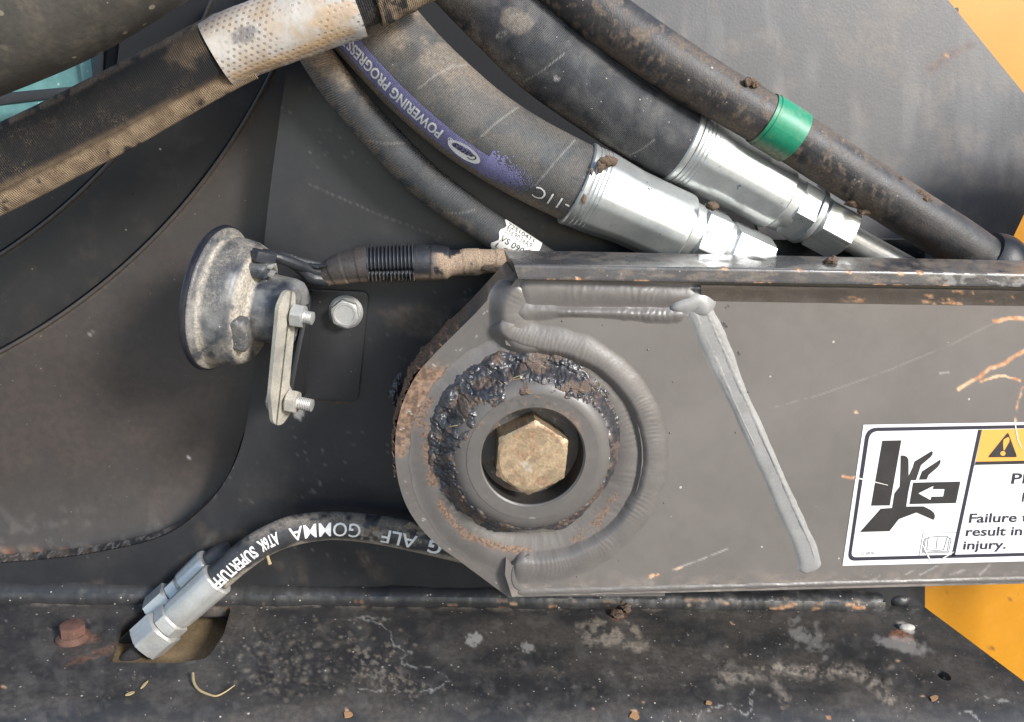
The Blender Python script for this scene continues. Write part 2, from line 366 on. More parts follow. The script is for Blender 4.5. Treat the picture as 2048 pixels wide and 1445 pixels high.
def tube(name, p, mat, parent=None, seg=48, disp=None, caps=True, u0=0, u1=None, prof=None, lift=0, sharp=40, **props):
    m = (p.u >= u0) & (p.u <= (u1 if u1 is not None else 9e9)); u = p.u[m]
    th = np.linspace(0, 2*math.pi, seg+1); U, T = np.meshgrid(u, th, indexing='ij')
    l = np.full(U.shape, lift, float)
    if disp is not None: l = l+disp(U, T)
    V = p.at(U, T, l)
    if prof is not None:                          # prof: radius factor by angle
        c = np.stack([np.interp(U, p.u, p.c[:, i]) for i in range(3)], -1); V = c+(V-c)*prof(T, U)[..., None]
    n, k = U.shape; V = V.reshape(-1, 3); idx = np.arange(n*k).reshape(n, k)
    Fq = np.stack([idx[:-1, :-1], idx[:-1, 1:], idx[1:, 1:], idx[1:, :-1]], -1).reshape(-1, 4)
    me = mesh(name, V, Fq)
    uvl = me.uv_layers.new(name='UVMap'); li = np.zeros(len(me.loops), np.int32); me.loops.foreach_get('vertex_index', li)
    uv = np.stack([U.ravel()[li], (T.ravel()/(2*math.pi))[li]], -1); uvl.data.foreach_set('uv', uv.ravel().astype(np.float32))
    if caps:
        import bmesh
        bm = bmesh.new(); bm.from_mesh(me); bm.verts.ensure_lookup_table()
        for ring in (idx[0, :-1], idx[-1, :-1][::-1]):
            try: bm.faces.new([bm.verts[int(i)] for i in ring])
            except ValueError: pass
        bm.to_mesh(me); bm.free()
    return link(name, me, mat, parent, sharp, **props)
def frame_from(d, ref=None):
    d = nrm(d); ref = np.array(ref if ref is not None else (0, -1, 0), float)
    a = ref-(ref@d)*d
    if np.linalg.norm(a) < 1e-3: ref = np.array((0, 0, 1.)); a = ref-(ref@d)*d
    a = nrm(a); return d, a, np.cross(d, a)
def lathe(name, p0, d, prof, mat, parent=None, seg=48, rfun=None, ref=None, sharp=35, dense=0, cap=(1, 1), **props):
    """prof = [(t, r)] along d from p0; rfun(theta, r, t) reshapes the round into hexes and flats"""
    if dense:
        q = [prof[0]]
        for (t0, a0), (t1, a1) in zip(prof[:-1], prof[1:]):
            k = max(1, int(math.hypot(t1-t0, a1-a0)/dense)); q += [(t0+(t1-t0)*i/k, a0+(a1-a0)*i/k) for i in range(1, k+1)]
        prof = q
    d, a, b = frame_from(d, ref); th = np.linspace(0, 2*math.pi, seg, endpoint=False); V = []
    for t, r in prof:
        rr = rfun(th, r, t) if rfun is not None else np.full(seg, r)
        V.append(np.asarray(p0)[None]+d[None]*t+rr[:, None]*(np.cos(th)[:, None]*a[None]+np.sin(th)[:, None]*b[None]))
    n = len(prof); V = np.concatenate(V); idx = np.arange(n*seg).reshape(n, seg); j = np.roll(idx, -1, 1)
    fs = [list(q) for q in np.stack([idx[:-1], j[:-1], j[1:], idx[1:]], -1).reshape(-1, 4)]
    if cap[0] and prof[0][1] > 1e-9: fs.append(list(idx[0])[::-1])
    if cap[1] and prof[-1][1] > 1e-9: fs.append(list(idx[-1]))
    me = mesh(name, V, fs); return link(name, me, mat, parent, sharp, **props)
def hexf(af, rot=0., k=6):
    ap = af/2
    return lambda th, r, t: np.minimum(r, ap/np.cos(((th-rot+math.pi/k) % (2*math.pi/k))-math.pi/k))
def hexprof(h, af, ch=.12, top=True, bot=False):
    R = af/2/math.cos(math.pi/6)*1.001; c = (R-af/2*.97)*.58
    pr = [(0, af/2*.95), (c, R)] if bot else [(0, R)]
    pr += [(h-c*.7, R), (h-c*.35, R-(R-af/2*.95)*.5), (h, af/2*.95)] if top else [(h, R)]
    return pr
def box(name, pts8, mat, parent=None, bev=0, **props):
    import bmesh
    fs = [(0, 1, 2, 3), (7, 6, 5, 4), (0, 4, 5, 1), (1, 5, 6, 2), (2, 6, 7, 3), (3, 7, 4, 0)]
    me = mesh(name, np.array(pts8), fs); bm = bmesh.new(); bm.from_mesh(me); bmesh.ops.recalc_face_normals(bm, faces=bm.faces)
    if bev: bmesh.ops.bevel(bm, geom=bm.edges[:], offset=bev, segments=2, affect='EDGES', profile=.6)
    bm.to_mesh(me); bm.free(); return link(name, me, mat, parent, 35, **props)
def prism(name, outline, mp, ext, mat, parent=None, bev=0, sharp=35, **props):
    """polygon (pixel outline on a surface mp) thickened by ext"""
    import bmesh
    q = np.asarray(outline, float); V = mp(q[:, 0], q[:, 1]); n = len(V); V = np.concatenate([V, V+np.asarray(ext)[None]])
    fs = [list(range(n)), list(range(2*n-1, n-1, -1))]+[[i, (i+1) % n, n+(i+1) % n, n+i] for i in range(n)]
    me = mesh(name, V, fs); bm = bmesh.new(); bm.from_mesh(me); bmesh.ops.recalc_face_normals(bm, faces=bm.faces)
    if bev:
        ed = [e for e in bm.edges if len(e.link_faces) == 2 and e.calc_face_angle(0) > .6]
        bmesh.ops.bevel(bm, geom=ed, offset=bev, segments=2, affect='EDGES', profile=.6)
    bmesh.ops.triangulate(bm, faces=[f for f in bm.faces if len(f.verts) > 4])
    bm.to_mesh(me); bm.free(); return link(name, me, mat, parent, sharp, **props)
def bead(name, path_px, Y, wpx, h, mat, parent=None, ripple=.25, pitch=.0022, seed=0, taper=.06, closed=False, nv=18, chev=.6, wob=.12, prof=2.0, mp=None, drop=0, **props):
    """weld bead lying on a plane: rippled, slightly uneven strip"""
    q = smooth_poly(path_px, 30, closed)
    if closed: q = np.concatenate([q, q[:1]])
    C = mp(q[:, 0], q[:, 1]) if mp else P(q[:, 0], q[:, 1], Y)
    L = np.concatenate([[0], np.cumsum(np.linalg.norm(np.diff(C, axis=0), axis=1))]); n = max(30, int(L[-1]/.0006)); u = np.linspace(0, L[-1], n)
    C = np.stack([np.interp(u, L, C[:, i]) for i in range(3)], 1); t = np.gradient(C, axis=0); t /= np.linalg.norm(t, axis=1)[:, None]
    up = np.array((0, -1, 0.)) if not mp else NL; sd_ = np.cross(up[None], t); sd_ /= np.linalg.norm(sd_, axis=1)[:, None]
    w = np.interp(np.linspace(0, 1, n), np.linspace(0, 1, len(np.atleast_1d(wpx))), np.atleast_1d(wpx))*mpp(C)
    e = np.ones(n) if closed else np.minimum(1, np.minimum(u, L[-1]-u)/(taper*.1+1e-6)); e = np.sqrt(np.clip(e*(2-e), 0, 1))
    v = np.linspace(-1, 1, nv); U, Vv = np.meshgrid(u, v, indexing='ij')
    wl = 1.22*w[:, None]*(1+wob*(fbm(U*1000, U*0+Vv*0+seed*31, 9, seed)-.5)*2)*e[:, None]
    hh = h*(np.clip(1-np.abs(Vv)**prof, 0, 1))**1.7*e[:, None]
    ph = (U/pitch-chev*np.abs(Vv)**2+2.6*fbm(U*1000, Vv*4, 11, seed+3))*2*math.pi
    hh = hh*(1+ripple*.16*np.sin(ph)*(1-Vv**2)*sstep(.35, .65, fbm(U*1000, Vv*3, 16, seed+6))+ripple*1.1*(fbm(U*1000, Vv*5, 9, seed+8)-.5)+.5*(fbm(U*1000, Vv*2, 30, seed+9)-.5))
    V3 = C[:, None, :]+sd_[:, None, :]*(Vv*wl)[..., None]+up[None, None]*(hh-.0003)[..., None]
    if drop: V3 = V3-up[None, None]*(drop*sstep(-.15, -1, Vv))[..., None]
    idx = np.arange(n*nv).reshape(n, nv); Fq = np.stack([idx[:-1, :-1], idx[1:, :-1], idx[1:, 1:], idx[:-1, 1:]], -1).reshape(-1, 4)
    return link(name, mesh(name, V3.reshape(-1, 3), Fq), mat, parent, None, **props)
def lump(name, c, r, mat, parent=None, seed=0, amp=.5, sq=(1, 1, 1), sub=4, **props):
    import bmesh
    bm = bmesh.new(); bmesh.ops.create_icosphere(bm, subdivisions=sub, radius=1); me = bpy.data.meshes.new(name); bm.to_mesh(me); bm.free()
    v = np.zeros(len(me.vertices)*3, np.float32); me.vertices.foreach_get('co', v); v = v.reshape(-1, 3)
    nz = fbm(v[:, 0]*10+v[:, 2]*4, v[:, 1]*10+v[:, 2]*7, 7, seed, 5)+.4*fbm(v[:, 0]*10-v[:, 2]*9, v[:, 1]*10, 3, seed+4, 3)-.7
    v = v*(1+amp*nz[:, None]*2)*np.array(sq)*r*(.8 if name == 'mud_lump' else 1)+np.asarray(c); me.vertices.foreach_set('co', v.ravel()); me.update()
    return link(name, me, mat, parent, 50, **props)

# ---- lettering
_txt = {}
def text2d(s, bold=0., shear=0., space=1.):
    k = (s, bold, shear, space)
    if k in _txt: return _txt[k]
    cu = bpy.data.curves.new('t', 'FONT'); cu.body = s; cu.size = 1; cu.offset = bold; cu.shear = shear; cu.space_character = space; cu.resolution_u = 3; cu.fill_mode = 'FRONT'
    o = bpy.data.objects.new('t', cu); COL.objects.link(o); dg = bpy.context.evaluated_depsgraph_get(); dg.update()
    me = bpy.data.meshes.new_from_object(o.evaluated_get(dg))
    import bmesh
    bm = bmesh.new(); bm.from_mesh(me); bmesh.ops.triangulate(bm, faces=bm.faces[:])
    for _ in range(3): bmesh.ops.subdivide_edges(bm, edges=[e for e in bm.edges if e.calc_length() > .12], cuts=1, use_grid_fill=True)
    bmesh.ops.triangulate(bm, faces=bm.faces[:]); bm.to_mesh(me); bm.free(); v = np.array([q.co[:2] for q in me.vertices]); f = [list(p.vertices) for p in me.polygons]
    bpy.data.objects.remove(o); bpy.data.curves.remove(cu); bpy.data.meshes.remove(me); _txt[k] = (v, f); return v, f
CAP = .73
def text_plane(name, s, o_px, e_px, h_px, Y, mat, parent, bold=0., shear=0., up_px=None, **props):
    """text with baseline from pixel o_px to e_px (its full width) and capital height h_px, on the plane y=Y"""
    v, f = text2d(s, bold, shear); x0, x1 = v[:, 0].min(), v[:, 0].max(); O = P(*map(float, o_px), Y); E = P(*map(float, e_px), Y); rt = (E-O)
    if up_px is None: up_px = (o_px[0]+h_px*.156, o_px[1]-h_px)
    UP = P(float(up_px[0]), float(up_px[1]), Y)-O
    V = O[None]+((v[:, 0]-x0)/(x1-x0))[:, None]*rt[None]+(v[:, 1]/CAP)[:, None]*UP[None]
    return link(name, mesh(name, V, f), mat, parent, None, **props)
def text_hose(name, s, p, u0, u1, th, h, mat, parent, bold=0., shear=0., flip=True, lift=.00025, keep=None, **props):
    """letters wrapped on a hose between arc lengths u0..u1; flip: reads against the path with tops turned to +theta"""
    v, f = text2d(s, bold, shear); x0, x1 = v[:, 0].min(), v[:, 0].max(); k = (v[:, 0]-x0)/(x1-x0)
    u = u1-(u1-u0)*k if flip else u0+(u1-u0)*k
    yy = (v[:, 1]/CAP-.5)*h; r = np.interp(u, p.u, p.r); t = th+(yy/r if flip else -yy/r)
    V = p.at(u, t, np.full(len(u), lift))
    if keep is not None: f = [q for q in f if keep(np.mean(u[q]), np.mean(t[q]))]
    return link(name, mesh(name, V, f), mat, parent, None, **props)
def patch_hose(name, p, u0, u1, t0, t1, mat, parent, lift=.00012, nu=60, nt=14, edge=None, **props):
    U, T = np.meshgrid(np.linspace(u0, u1, nu), np.linspace(t0, t1, nt), indexing='ij')
    if edge is not None: U = edge(U, T)
    V = p.at(U, T, np.full(U.shape, lift)).reshape(-1, 3); idx = np.arange(nu*nt).reshape(nu, nt)
    Fq = np.stack([idx[:-1, :-1], idx[:-1, 1:], idx[1:, 1:], idx[1:, :-1]], -1).reshape(-1, 4); me = mesh(name, V, Fq)
    uvl = me.uv_layers.new(name='UVMap'); li = np.zeros(len(me.loops), np.int32); me.loops.foreach_get('vertex_index', li)
    uvl.data.foreach_set('uv', np.stack([U.ravel()[li], T.ravel()[li]/(2*math.pi)], -1).ravel().astype(np.float32))
    return link(name, me, mat, parent, None, **props)
def poly_flat(name, outline, Y, mat, parent, lift=0., **props):
    import bmesh
    q = np.asarray(outline, float); V = P(q[:, 0], q[:, 1], Y-lift); me = mesh(name, V, [list(range(len(V)))])
    bm = bmesh.new(); bm.from_mesh(me); bmesh.ops.triangulate(bm, faces=bm.faces[:]); bm.to_mesh(me); bm.free()
    return link(name, me, mat, parent, None, **props)

# ============================================================ THE SETTING
g = mesh('ground', [(-30, -30, -.95), (30, -30, -.95), (30, 30, -.95), (-30, 30, -.95)], [(0, 1, 2, 3)])
link('ground', g, M_GROUND, None, None, kind='structure')

# added black sheet: its colour stands for the shade inside the machine
bx = np.array([P(-500., -400., .62), P(2600., -400., .62), P(2600., 1900., .62), P(-500., 1900., .62)])
o = prism('shade_backing', [(-600, -500), (2700, -500), (2700, 1700), (-600, 1700)], lambda x, y: P(x, y, .60), (0, .01, 0), M_BLACK)
tag(o, 'black backing sheet standing for the shade deep in the gap between the large hoses', 'backing sheet')

# ------------------------------------------------------------ machine frame
fr = thing('machine_frame', 'black painted machine frame with curved cutout and a ledge along the bottom', 'frame', tuple(P(1000., 1205., YP)))
cut = smooth_poly([(592, -60), (575, 120), (556, 260), (530, 470), (508, 740), (488, 870), (455, 955), (400, 1022), (320, 1075), (190, 1106), (60, 1122), (-120, 1133), (-240, 1138)], 8, False)
sp = np.concatenate([cut, [(-240, 1215), (1850, 1260), (1850, 480), (1380, 480), (1150, 380), (971, 275), (822, 150), (700, -60)]])
side = plate('side_plate', sp, lambda x, y: P(x, y, YP), 5, (0, .011, 0), M_FRAME, fr)
paint(side, dust=lambda x, y, v: .5*blob(x, y, 840, 640, 60, 40, 0, .6, 3)*.25+.08*sstep(.6, .8, fbm(x, y, 60, 5))*sstep(900, 1150, y),  # pale blob by the arm edge paints in a reflection; the rest is dust
      white=lambda x, y, v: .15*sstep(.73, .8, fbm(x, y, 9, 9))*sstep(.45, .7, fbm(x, y, 90, 4))+.6*blob(x, y, 598, 828, 10, 9, 0, .8, 2)+.10*stroke(x, y, [(620, 370), (760, 430), (880, 475)], 1.0, 1.5),
      rust=lambda x, y, v: .3*stroke(x, y, [(610, 795), (660, 802), (705, 806)], 2, 1))
# striated flame-cut edge of the cutout
cl = smooth_poly([(488, 868), (455, 955), (400, 1022), (320, 1075), (190, 1106), (60, 1122), (-120, 1133), (-200, 1137)], 40, False)
Cc = P(cl[:, 0], cl[:, 1], YP); L = np.concatenate([[0], np.cumsum(np.linalg.norm(np.diff(Cc, axis=0), axis=1))]); n = 700; u = np.linspace(0, L[-1], n)
Cc = np.stack([np.interp(u, L, Cc[:, i]) for i in range(3)], 1); vv = np.linspace(0, 1, 9); U, V_ = np.meshgrid(u, vv, indexing='ij')
dz = .0004+.0005*np.abs(np.sin((U/.0031+V_*.9+fbm(U*1000, V_*3, 5, 2))*math.pi))*(.4+fbm(U*1000, V_, 12, 6))
V3 = Cc[:, None, :]+np.array((0, .012, 0))*V_[..., None]+np.array((-.35, 0, .94))*dz[..., None]
idx = np.arange(n*9).reshape(n, 9)
ce = link('cut_edge', mesh('cut_edge', V3.reshape(-1, 3), np.stack([idx[:-1, :-1], idx[1:, :-1], idx[1:, 1:], idx[:-1, 1:]], -1).reshape(-1, 4)), M_FRAME, fr, None)
paint(ce, white=lambda x, y, v: .22*sstep(.45, .72, fbm(x, y*1.0+x*.5, 7, 3))*sstep(420, 300, x), dust=lambda x, y, v: .18*sstep(.4, .7, fbm(x, y, 30, 8)))

# ledge with slot and bolt hole
slot = round_poly([(243, 1240), (300, 1216), (463, 1214), (448, 1268), (415, 1318), (352, 1327), (215, 1325)], [14, 12, 12, 10, 16, 8, 9], 6)
hole = np.array([(1887+15*math.cos(a)*1.0+4*math.sin(a), 1351+10*math.sin(a)+4*math.cos(a)) for a in np.linspace(0, 2*math.pi, 24, endpoint=False)])
lo = [(-260, 1150), (1770, 1166), (1806, 1182), (2060, 1372), (2250, 1520), (2250, 1640), (-260, 1640)]
# dried drops, pebbles stuck in the paint
DR = [(1205, 1289, 5), (1344, 1291, 5), (1450, 1293, 6), (1685, 1241, 5), (1450, 1333, 7), (1550, 1331, 9), (1585, 1343, 6), (1683, 1340, 9), (1780, 1333, 9), (1773, 1363, 10), (1490, 1310, 4), (1565, 1417, 4), (1538, 1391, 4), (1220, 1345, 5), (1148, 1372, 5)]
DR += [(640+dx, 1280+dy, r) for dx, dy, r in [(-5, 8, 9), (-60, 6, 7), (-24, 30, 9), (-2, -24, 7), (-45, 38, 8), (30, 10, 8), (15, 36, 6), (-90, 42, 7), (-120, 26, 7), (-128, 8, 8), (12, 60, 7), (-35, 78, 10), (40, 100, 11), (-100, 100, 6), (-68, 120, 6), (-148, 60, 8), (-160, 30, 6), (60, -10, 5), (120, -35, 5), (160, -20, 5), (170, 5, 5), (-30, 55, 5), (-70, 62, 6), (-10, -40, 5), (-132, 72, 8), (-170, 84, 7), (190, 10, 4)]]
rr = random.Random(5)
DR += [(rr.uniform(470, 760), rr.uniform(1250, 1390), rr.uniform(2, 4.5)) for _ in range(70)]+[(rr.uniform(0, 1900), rr.uniform(1230, 1430), rr.uniform(1.5, 3)) for _ in range(150)]
DR += [(1180+28*math.cos(a), 1262+16*math.sin(a), 2.5) for a in (0, 1, 2.2, 3, 4, 5.2)]
def _drops(x, y, k):
    h = np.zeros(np.shape(x))
    for (a, b, r) in DR:
        m = (np.abs(x-a) < r*2.6) & (np.abs(y-b) < r*2.6)
        if m.any():
            d = np.hypot((x[m]-a), (y[m]-b)*1.35)/r
            h[m] = np.maximum(h[m], k(d, r))
    return h
def ldisp(x, y):
    h = _drops(x, y, lambda d, r: np.where(d < 1, np.sqrt(np.clip(1-d*d, 0, 1))*r*.00009, 0))
    return h+.00035*(fbm(x, y*1.4, 9, 12)-.5)*sstep(900, 500, x)+.0004*(fbm(x, y, 120, 3)-.5)
led = plate('ledge', lo, PLB, 2.6, (0, 0, -.008), M_LEDGE, fr, holes=[slot, hole], disp=ldisp, nvec=NL)
WL = [[(722, 1236), (765, 1252), (785, 1270), (788, 1288), (808, 1302), (822, 1306), (802, 1318), (805, 1330), (830, 1336), (862, 1332)],
      [(720, 1378), (770, 1384), (830, 1378), (858, 1384), (880, 1374), (900, 1362), (892, 1352), (878, 1346)],
      [(1395, 1440), (1402, 1424), (1430, 1414), (1460, 1410), (1480, 1424), (1490, 1432), (1504, 1414), (1500, 1392), (1508, 1378)],
      [(1955, 1400), (1968, 1394), (1990, 1398), (2048, 1408)], [(1918, 1425), (1940, 1424), (1958, 1440)], [(700, 1240), (735, 1234), (770, 1240)]]
def l_white(x, y, v):
    m = np.zeros(np.shape(x))
    for i, q in enumerate(WL): m = np.maximum(m, .42*stroke(x, y, q, 1.5, 7, 9, 20+i, .8, .40))
    m = np.maximum(m, .5*blob(x, y, 950, 1279, 15, 11, -20, .9, 5)); m = np.maximum(m, .4*blob(x, y, 1056, 1296, 12, 9, 40, 1., 6))
    m = np.maximum(m, .75*blob(x, y, 1812, 1256, 18, 8, 30, .3, 7)); m = np.maximum(m, .4*blob(x, y, 1805, 1290, 46, 16, 15, .6, 17)); m = np.maximum(m, .3*blob(x, y, 1600, 1270, 20, 12, 35, .9, 9))
    m = np.maximum(m, .25*blob(x, y, 1625, 1275, 60, 25, 35, .9, 19)*sstep(.45, .65, fbm(x, y, 14, 6)))
    m = np.maximum(m, .05*sstep(.52, .75, fbm(x, y, 26, 31)))
    return m
def l_dust(x, y, v):
    st = [[(1440, 1360), (1500, 1352), (1560, 1338), (1640, 1348), (1700, 1340), (1760, 1378), (1780, 1400)], [(1510, 1348), (1555, 1372), (1575, 1400)], [(1380, 1300), (1440, 1320), (1510, 1350)], [(1250, 1352), (1330, 1350), (1370, 1375)], [(1030, 1320), (1070, 1330), (1120, 1350)]]
    m = np.zeros(np.shape(x))
    for i, q in enumerate(st): m = np.maximum(m, (.85, .6, .35, .3, .22)[i]*stroke(x, y, q, (13, 10, 10, 7, 6)[i], 9, 22, 40+i, .9)*sstep(.3, .6, fbm(x, y, 10, 50+i)))
    m = np.maximum(m, .75*blob(x, y, 1232, 1268, 62, 34, 8, .7, 3)*sstep(.32, .5, fbm(x, y, 22, 14)))
    m = np.maximum(m, .5*blob(x, y, 745, 1330, 60, 40, 20, .8, 13)*sstep(.48, .62, fbm(x, y, 7, 14)))
    m = np.maximum(m, .45*blob(x, y, 790, 1365, 90, 26, 10, .8, 23)*sstep(.5, .64, fbm(x, y, 7, 15)))
    m = np.maximum(m, .22*sstep(760, 560, x)*sstep(420, 520, x)*sstep(.45, .7, fbm(x, y*1.3, 7, 16))*sstep(1240, 1275, y)*sstep(1420, 1380, y))
    m = np.maximum(m, .6*_drops(x, y, lambda d, r: np.clip(1.25-d*.75, 0, 1)*(.55 if r > 4.6 else .9)))
    m = np.maximum(m, .09*sstep(.55, .72, fbm(x, y*1.5, 30, 60)))
    wy = 1199+x*.0105; m = np.maximum(m, .55*sstep(14, 0, np.abs(y-wy-4)+10*(fbm(x, y, 30, 71)-.5))*sstep(.42, .62, fbm(x, y*2, 26, 72)))
    m = np.maximum(m, .16*sstep(.35, .75, fbm(x*.6, y*1.6, 70, 73)))
    ring = np.abs(np.hypot((x-690)/46, (y-1262)/24)-1); m = np.maximum(m, .14*sstep(.25, .05, ring))
    ring = np.abs(np.hypot((x-1060)/90, (y-1360)/52)-1); m = np.maximum(m, .12*sstep(.2, .02, ring)*sstep(.4, .6, fbm(x, y, 9, 33)))
    ring = np.abs(np.hypot((x-1195)/38, (y-1378)/24)-1); m = np.maximum(m, .10*sstep(.3, .03, ring))
    return m
paint(led, white=l_white, dust=l_dust, rust=lambda x, y, v: .9*blob(x, y, 1803, 1273, 24, 11, 10, .5, 4)+.5*blob(x, y, 160, 1278, 36, 10, 0, .5, 8)+.5*blob(x, y, 1235, 1222, 22, 20, 0, .5, 8)+.35*blob(x, y, 190, 1310, 60, 8, -20, .6, 5),
      chip=lambda x, y, v: np.maximum.reduce([.6*blob(x, y, a, b, r*.7, r*.4, t, .5, i) for i, (a, b, r, t) in enumerate([(1270, 1424, 11, 20), (1417, 1405, 7, -15), (1287, 1405, 5, 0), (1868, 1397, 9, 15), (1658, 1436, 8, 40), (695, 1424, 10, 70), (1845, 1392, 5, 0), (1187, 1418, 4, 60), (8, 1375, 8, 20), (1463, 1247, 6, 30), (1795, 1322, 6, 0)])]))
# slot lining below the ledge
ts = np.array([PL(a, b) for a, b in slot]); n = len(ts); V = np.concatenate([ts, ts-NL*.009, ts-NL*.0091]); 
lk = link('slot_rim', mesh('slot_rim', V[:2*n], [[i, (i+1) % n, n+(i+1) % n, n+i] for i in range(n)]), M_FRAME, fr, 60)
paint(lk, rust=lambda x, y, v: .6*sstep(.4, .6, fbm(x, y, 12, 3)))
fl = prism('slot_floor', [(120, 1190), (560, 1190), (560, 1420), (120, 1420)], lambda x, y: PN(x, y, PL0-NL*.018, NL), (0, 0, -.002), surf('rusty floor', (.17, .12, .065), .8, var=.35, vs=60, dust=.3, bump=.3, dust_col=(.16, .10, .055)), fr)
# fillet welds where the side plate meets the ledge
xs = np.linspace(-200, 1805, 40); yw = 1190+(xs+200)*.0105; b0 = PL(xs, yw)
def ledge_weld(name, x0, x1, h0, r, seed, off):
    m = (xs >= x0) & (xs <= x1); c = b0[m]+np.array((0, -off, 0))+NL*h0; p = Path(c, world=True, rad=np.full(m.sum(), r))
    o = tube(name, p, M_LEDGE, fr, seg=28, disp=lambda U, T: r*.30*(fbm(U*1000, T*4, 34, seed)-.5)*2+r*.10*(fbm(U*1000, T*6, 6, seed+2)-.5))
    paint(o, chip=lambda x, y, v: .9*sstep(.70, .76, fbm(x*.35, y*2.5, 16, 21+seed))*sstep(300, 500, x)*sstep(-.0, .006, -(v[:, 1]-YP+.006)),
          white=lambda x, y, v: .10*sstep(.5, .75, fbm(x, y*2, 30, 4+seed))*sstep(1050, 1200, x))
ledge_weld('weld_bead', -200, 1785, .0035, .0095, 2, .001)
lump('weld_bead', PL(1792., 1203.)+NL*.004, .011, M_LEDGE, fr, 3, .12, (1.1, .9, .7))

# ------------------------------------------------------------ curved housing in the cutout
hs = thing('curved_housing', 'brownish dark curved housing seen through the frame cutout, with stepped arcs', 'housing', tuple(P(250., 1100., YP+.03)))
HC = (-585., -407.)
M_SHROUD = surf('black shroud', (.0125, .0115, .011), .5, var=.15, vs=20, dust=.08, speck=.9, speck_s=280, speck_col=(.3, .26, .2), bump=.08, ds=16, dust_col=(.12, .10, .075))
def arc(r, a0, a1, n=60): return [(HC[0]+r*math.cos(a), HC[1]+r*math.sin(a)) for a in np.linspace(R_(a0), R_(a1), n)]
big = [(-300, 1180), (640, 1180), (640, -120)]
def hmap(Y0, ab, bot=True):
    def f(x, y):
        yc = np.minimum(y, 1128.); q = P(x, y, Y0); k = np.clip((y-900)/230, 0, 1.2) if bot else 0*y
        return P(x, y, Y0-ab*k*k*1.0)
    return f
o1 = plate('outer_shell', arc(1253, 20, 78)[::1]+[(-300, 1180), (640, 1180)], hmap(YP+.034, .020), 6, (0, .012, 0), M_HOUSE, hs)
paint(o1, dust=lambda x, y, v: .45*sstep(1085, 1102, y)*sstep(.45, .6, fbm(x, y, 18, 4))*sstep(420, 200, x)+.04*sstep(.55, .75, fbm(x, y, 50, 8))+.2*stroke(x, y, arc(1260, 20, 78, 30), 3, 3, 15, 4),
      rust=lambda x, y, v: .6*sstep(1090, 1112, y)*sstep(.4, .6, fbm(x, y, 24, 14))+.03*sstep(.5, .7, fbm(x, y, 120, 6)),
      white=lambda x, y, v: .05*sstep(960, 1080, y)*sstep(.58, .74, fbm(x, y, 20, 24))+.7*blob(x, y, 379, 915, 4)+.4*blob(x, y, 184, 667, 8, 2.5, -15))
o2 = plate('middle_shell', arc(1248, 20, 78)+arc(1085, 78, 20), lambda x, y: P(x, y, YP+.046), 6, (0, .012, 0), M_SHROUD, hs)
paint(o2, dust=lambda x, y, v: .08*sstep(.5, .75, fbm(x, y, 30, 18))+.2*stroke(x, y, arc(1092, 20, 78, 30), 3, 3, 15, 4))
o3 = plate('inner_shell', arc(1080, 33, 78)+arc(1000, 78, 33), lambda x, y: P(x, y, YP+.058), 7, (0, .012, 0), M_SHROUD, hs)
paint(o3, dust=lambda x, y, v: .08*sstep(.5, .75, fbm(x, y, 30, 28)))
for rr_, yy_ in ((1256, YP+.031), (1088, YP+.044)):
    q = np.array(arc(rr_, 22, 78, 40)); pp = Path([(a, b, yy_+.002, 4) for a, b in q]); oo = tube('rolled_lip', pp, M_HOUSE, hs, seg=14)
    paint(oo, dust=lambda x, y, v: .10+0*x)
fl2 = prism('housing_floor', [(-300, 1090), (640, 1090), (640, 1150), (-300, 1150)], lambda x, y: np.stack([P(x, y, YP)[:, 0], np.where(y < 1120, YP+.045, YP+.011), np.full(len(x), 0)+P(x*0+200., x*0+1128, YP+.011)[:, 2]], -1), (0, 0, -.002), M_MUD, hs)

# teal panel with bars, upper left
tp = thing('teal_panel', 'dusty teal panel with dark crossing bars at the upper left', 'panel', tuple(P(100., 260., .26)))
plate('panel', [(-150, -150), (262, -150), (215, 150), (160, 300), (-150, 420)], lambda x, y: P(x, y, .27), 10, (0, .006, 0), M_TEAL, tp)
prism('crease', round_poly([(150, 60), (176, 60), (190, 205), (172, 215)], 4), lambda x, y: P(x, y, .262), (0, .007, 0), M_TEAL, tp)
prism('bar', [(-100, 196), (200, 168), (200, 186), (-100, 222)], lambda x, y: P(x, y, .235), (0, .01, 0), M_FRAME, tp, .001)
prism('bar', [(190, 60), (209, 60), (204, 220), (182, 220)], lambda x, y: P(x, y, .235), (0, .01, 0), M_FRAME, tp, .001)
prism('frame_edge', [(238, -100), (255, -100), (222, 190), (205, 190)], lambda x, y: P(x, y, .225), (0, .02, 0), M_BLACK, tp, .001)
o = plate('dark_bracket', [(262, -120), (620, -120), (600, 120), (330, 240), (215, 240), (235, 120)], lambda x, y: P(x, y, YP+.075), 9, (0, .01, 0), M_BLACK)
tag(o, 'dark bracket plate half hidden behind the mesh sleeve at the upper left', 'bracket')
o = plate('olive_cover', round_poly([(-80, 395), (40, 400), (10, 445), (-80, 470)], 12), lambda x, y: P(x, y, .20), 5, (0, .01, 0), surf('olive plastic', (.09, .075, .03), .5, dust=.3))
tag(o, 'small olive cover peeking out under the sleeve at the left edge', 'cover')

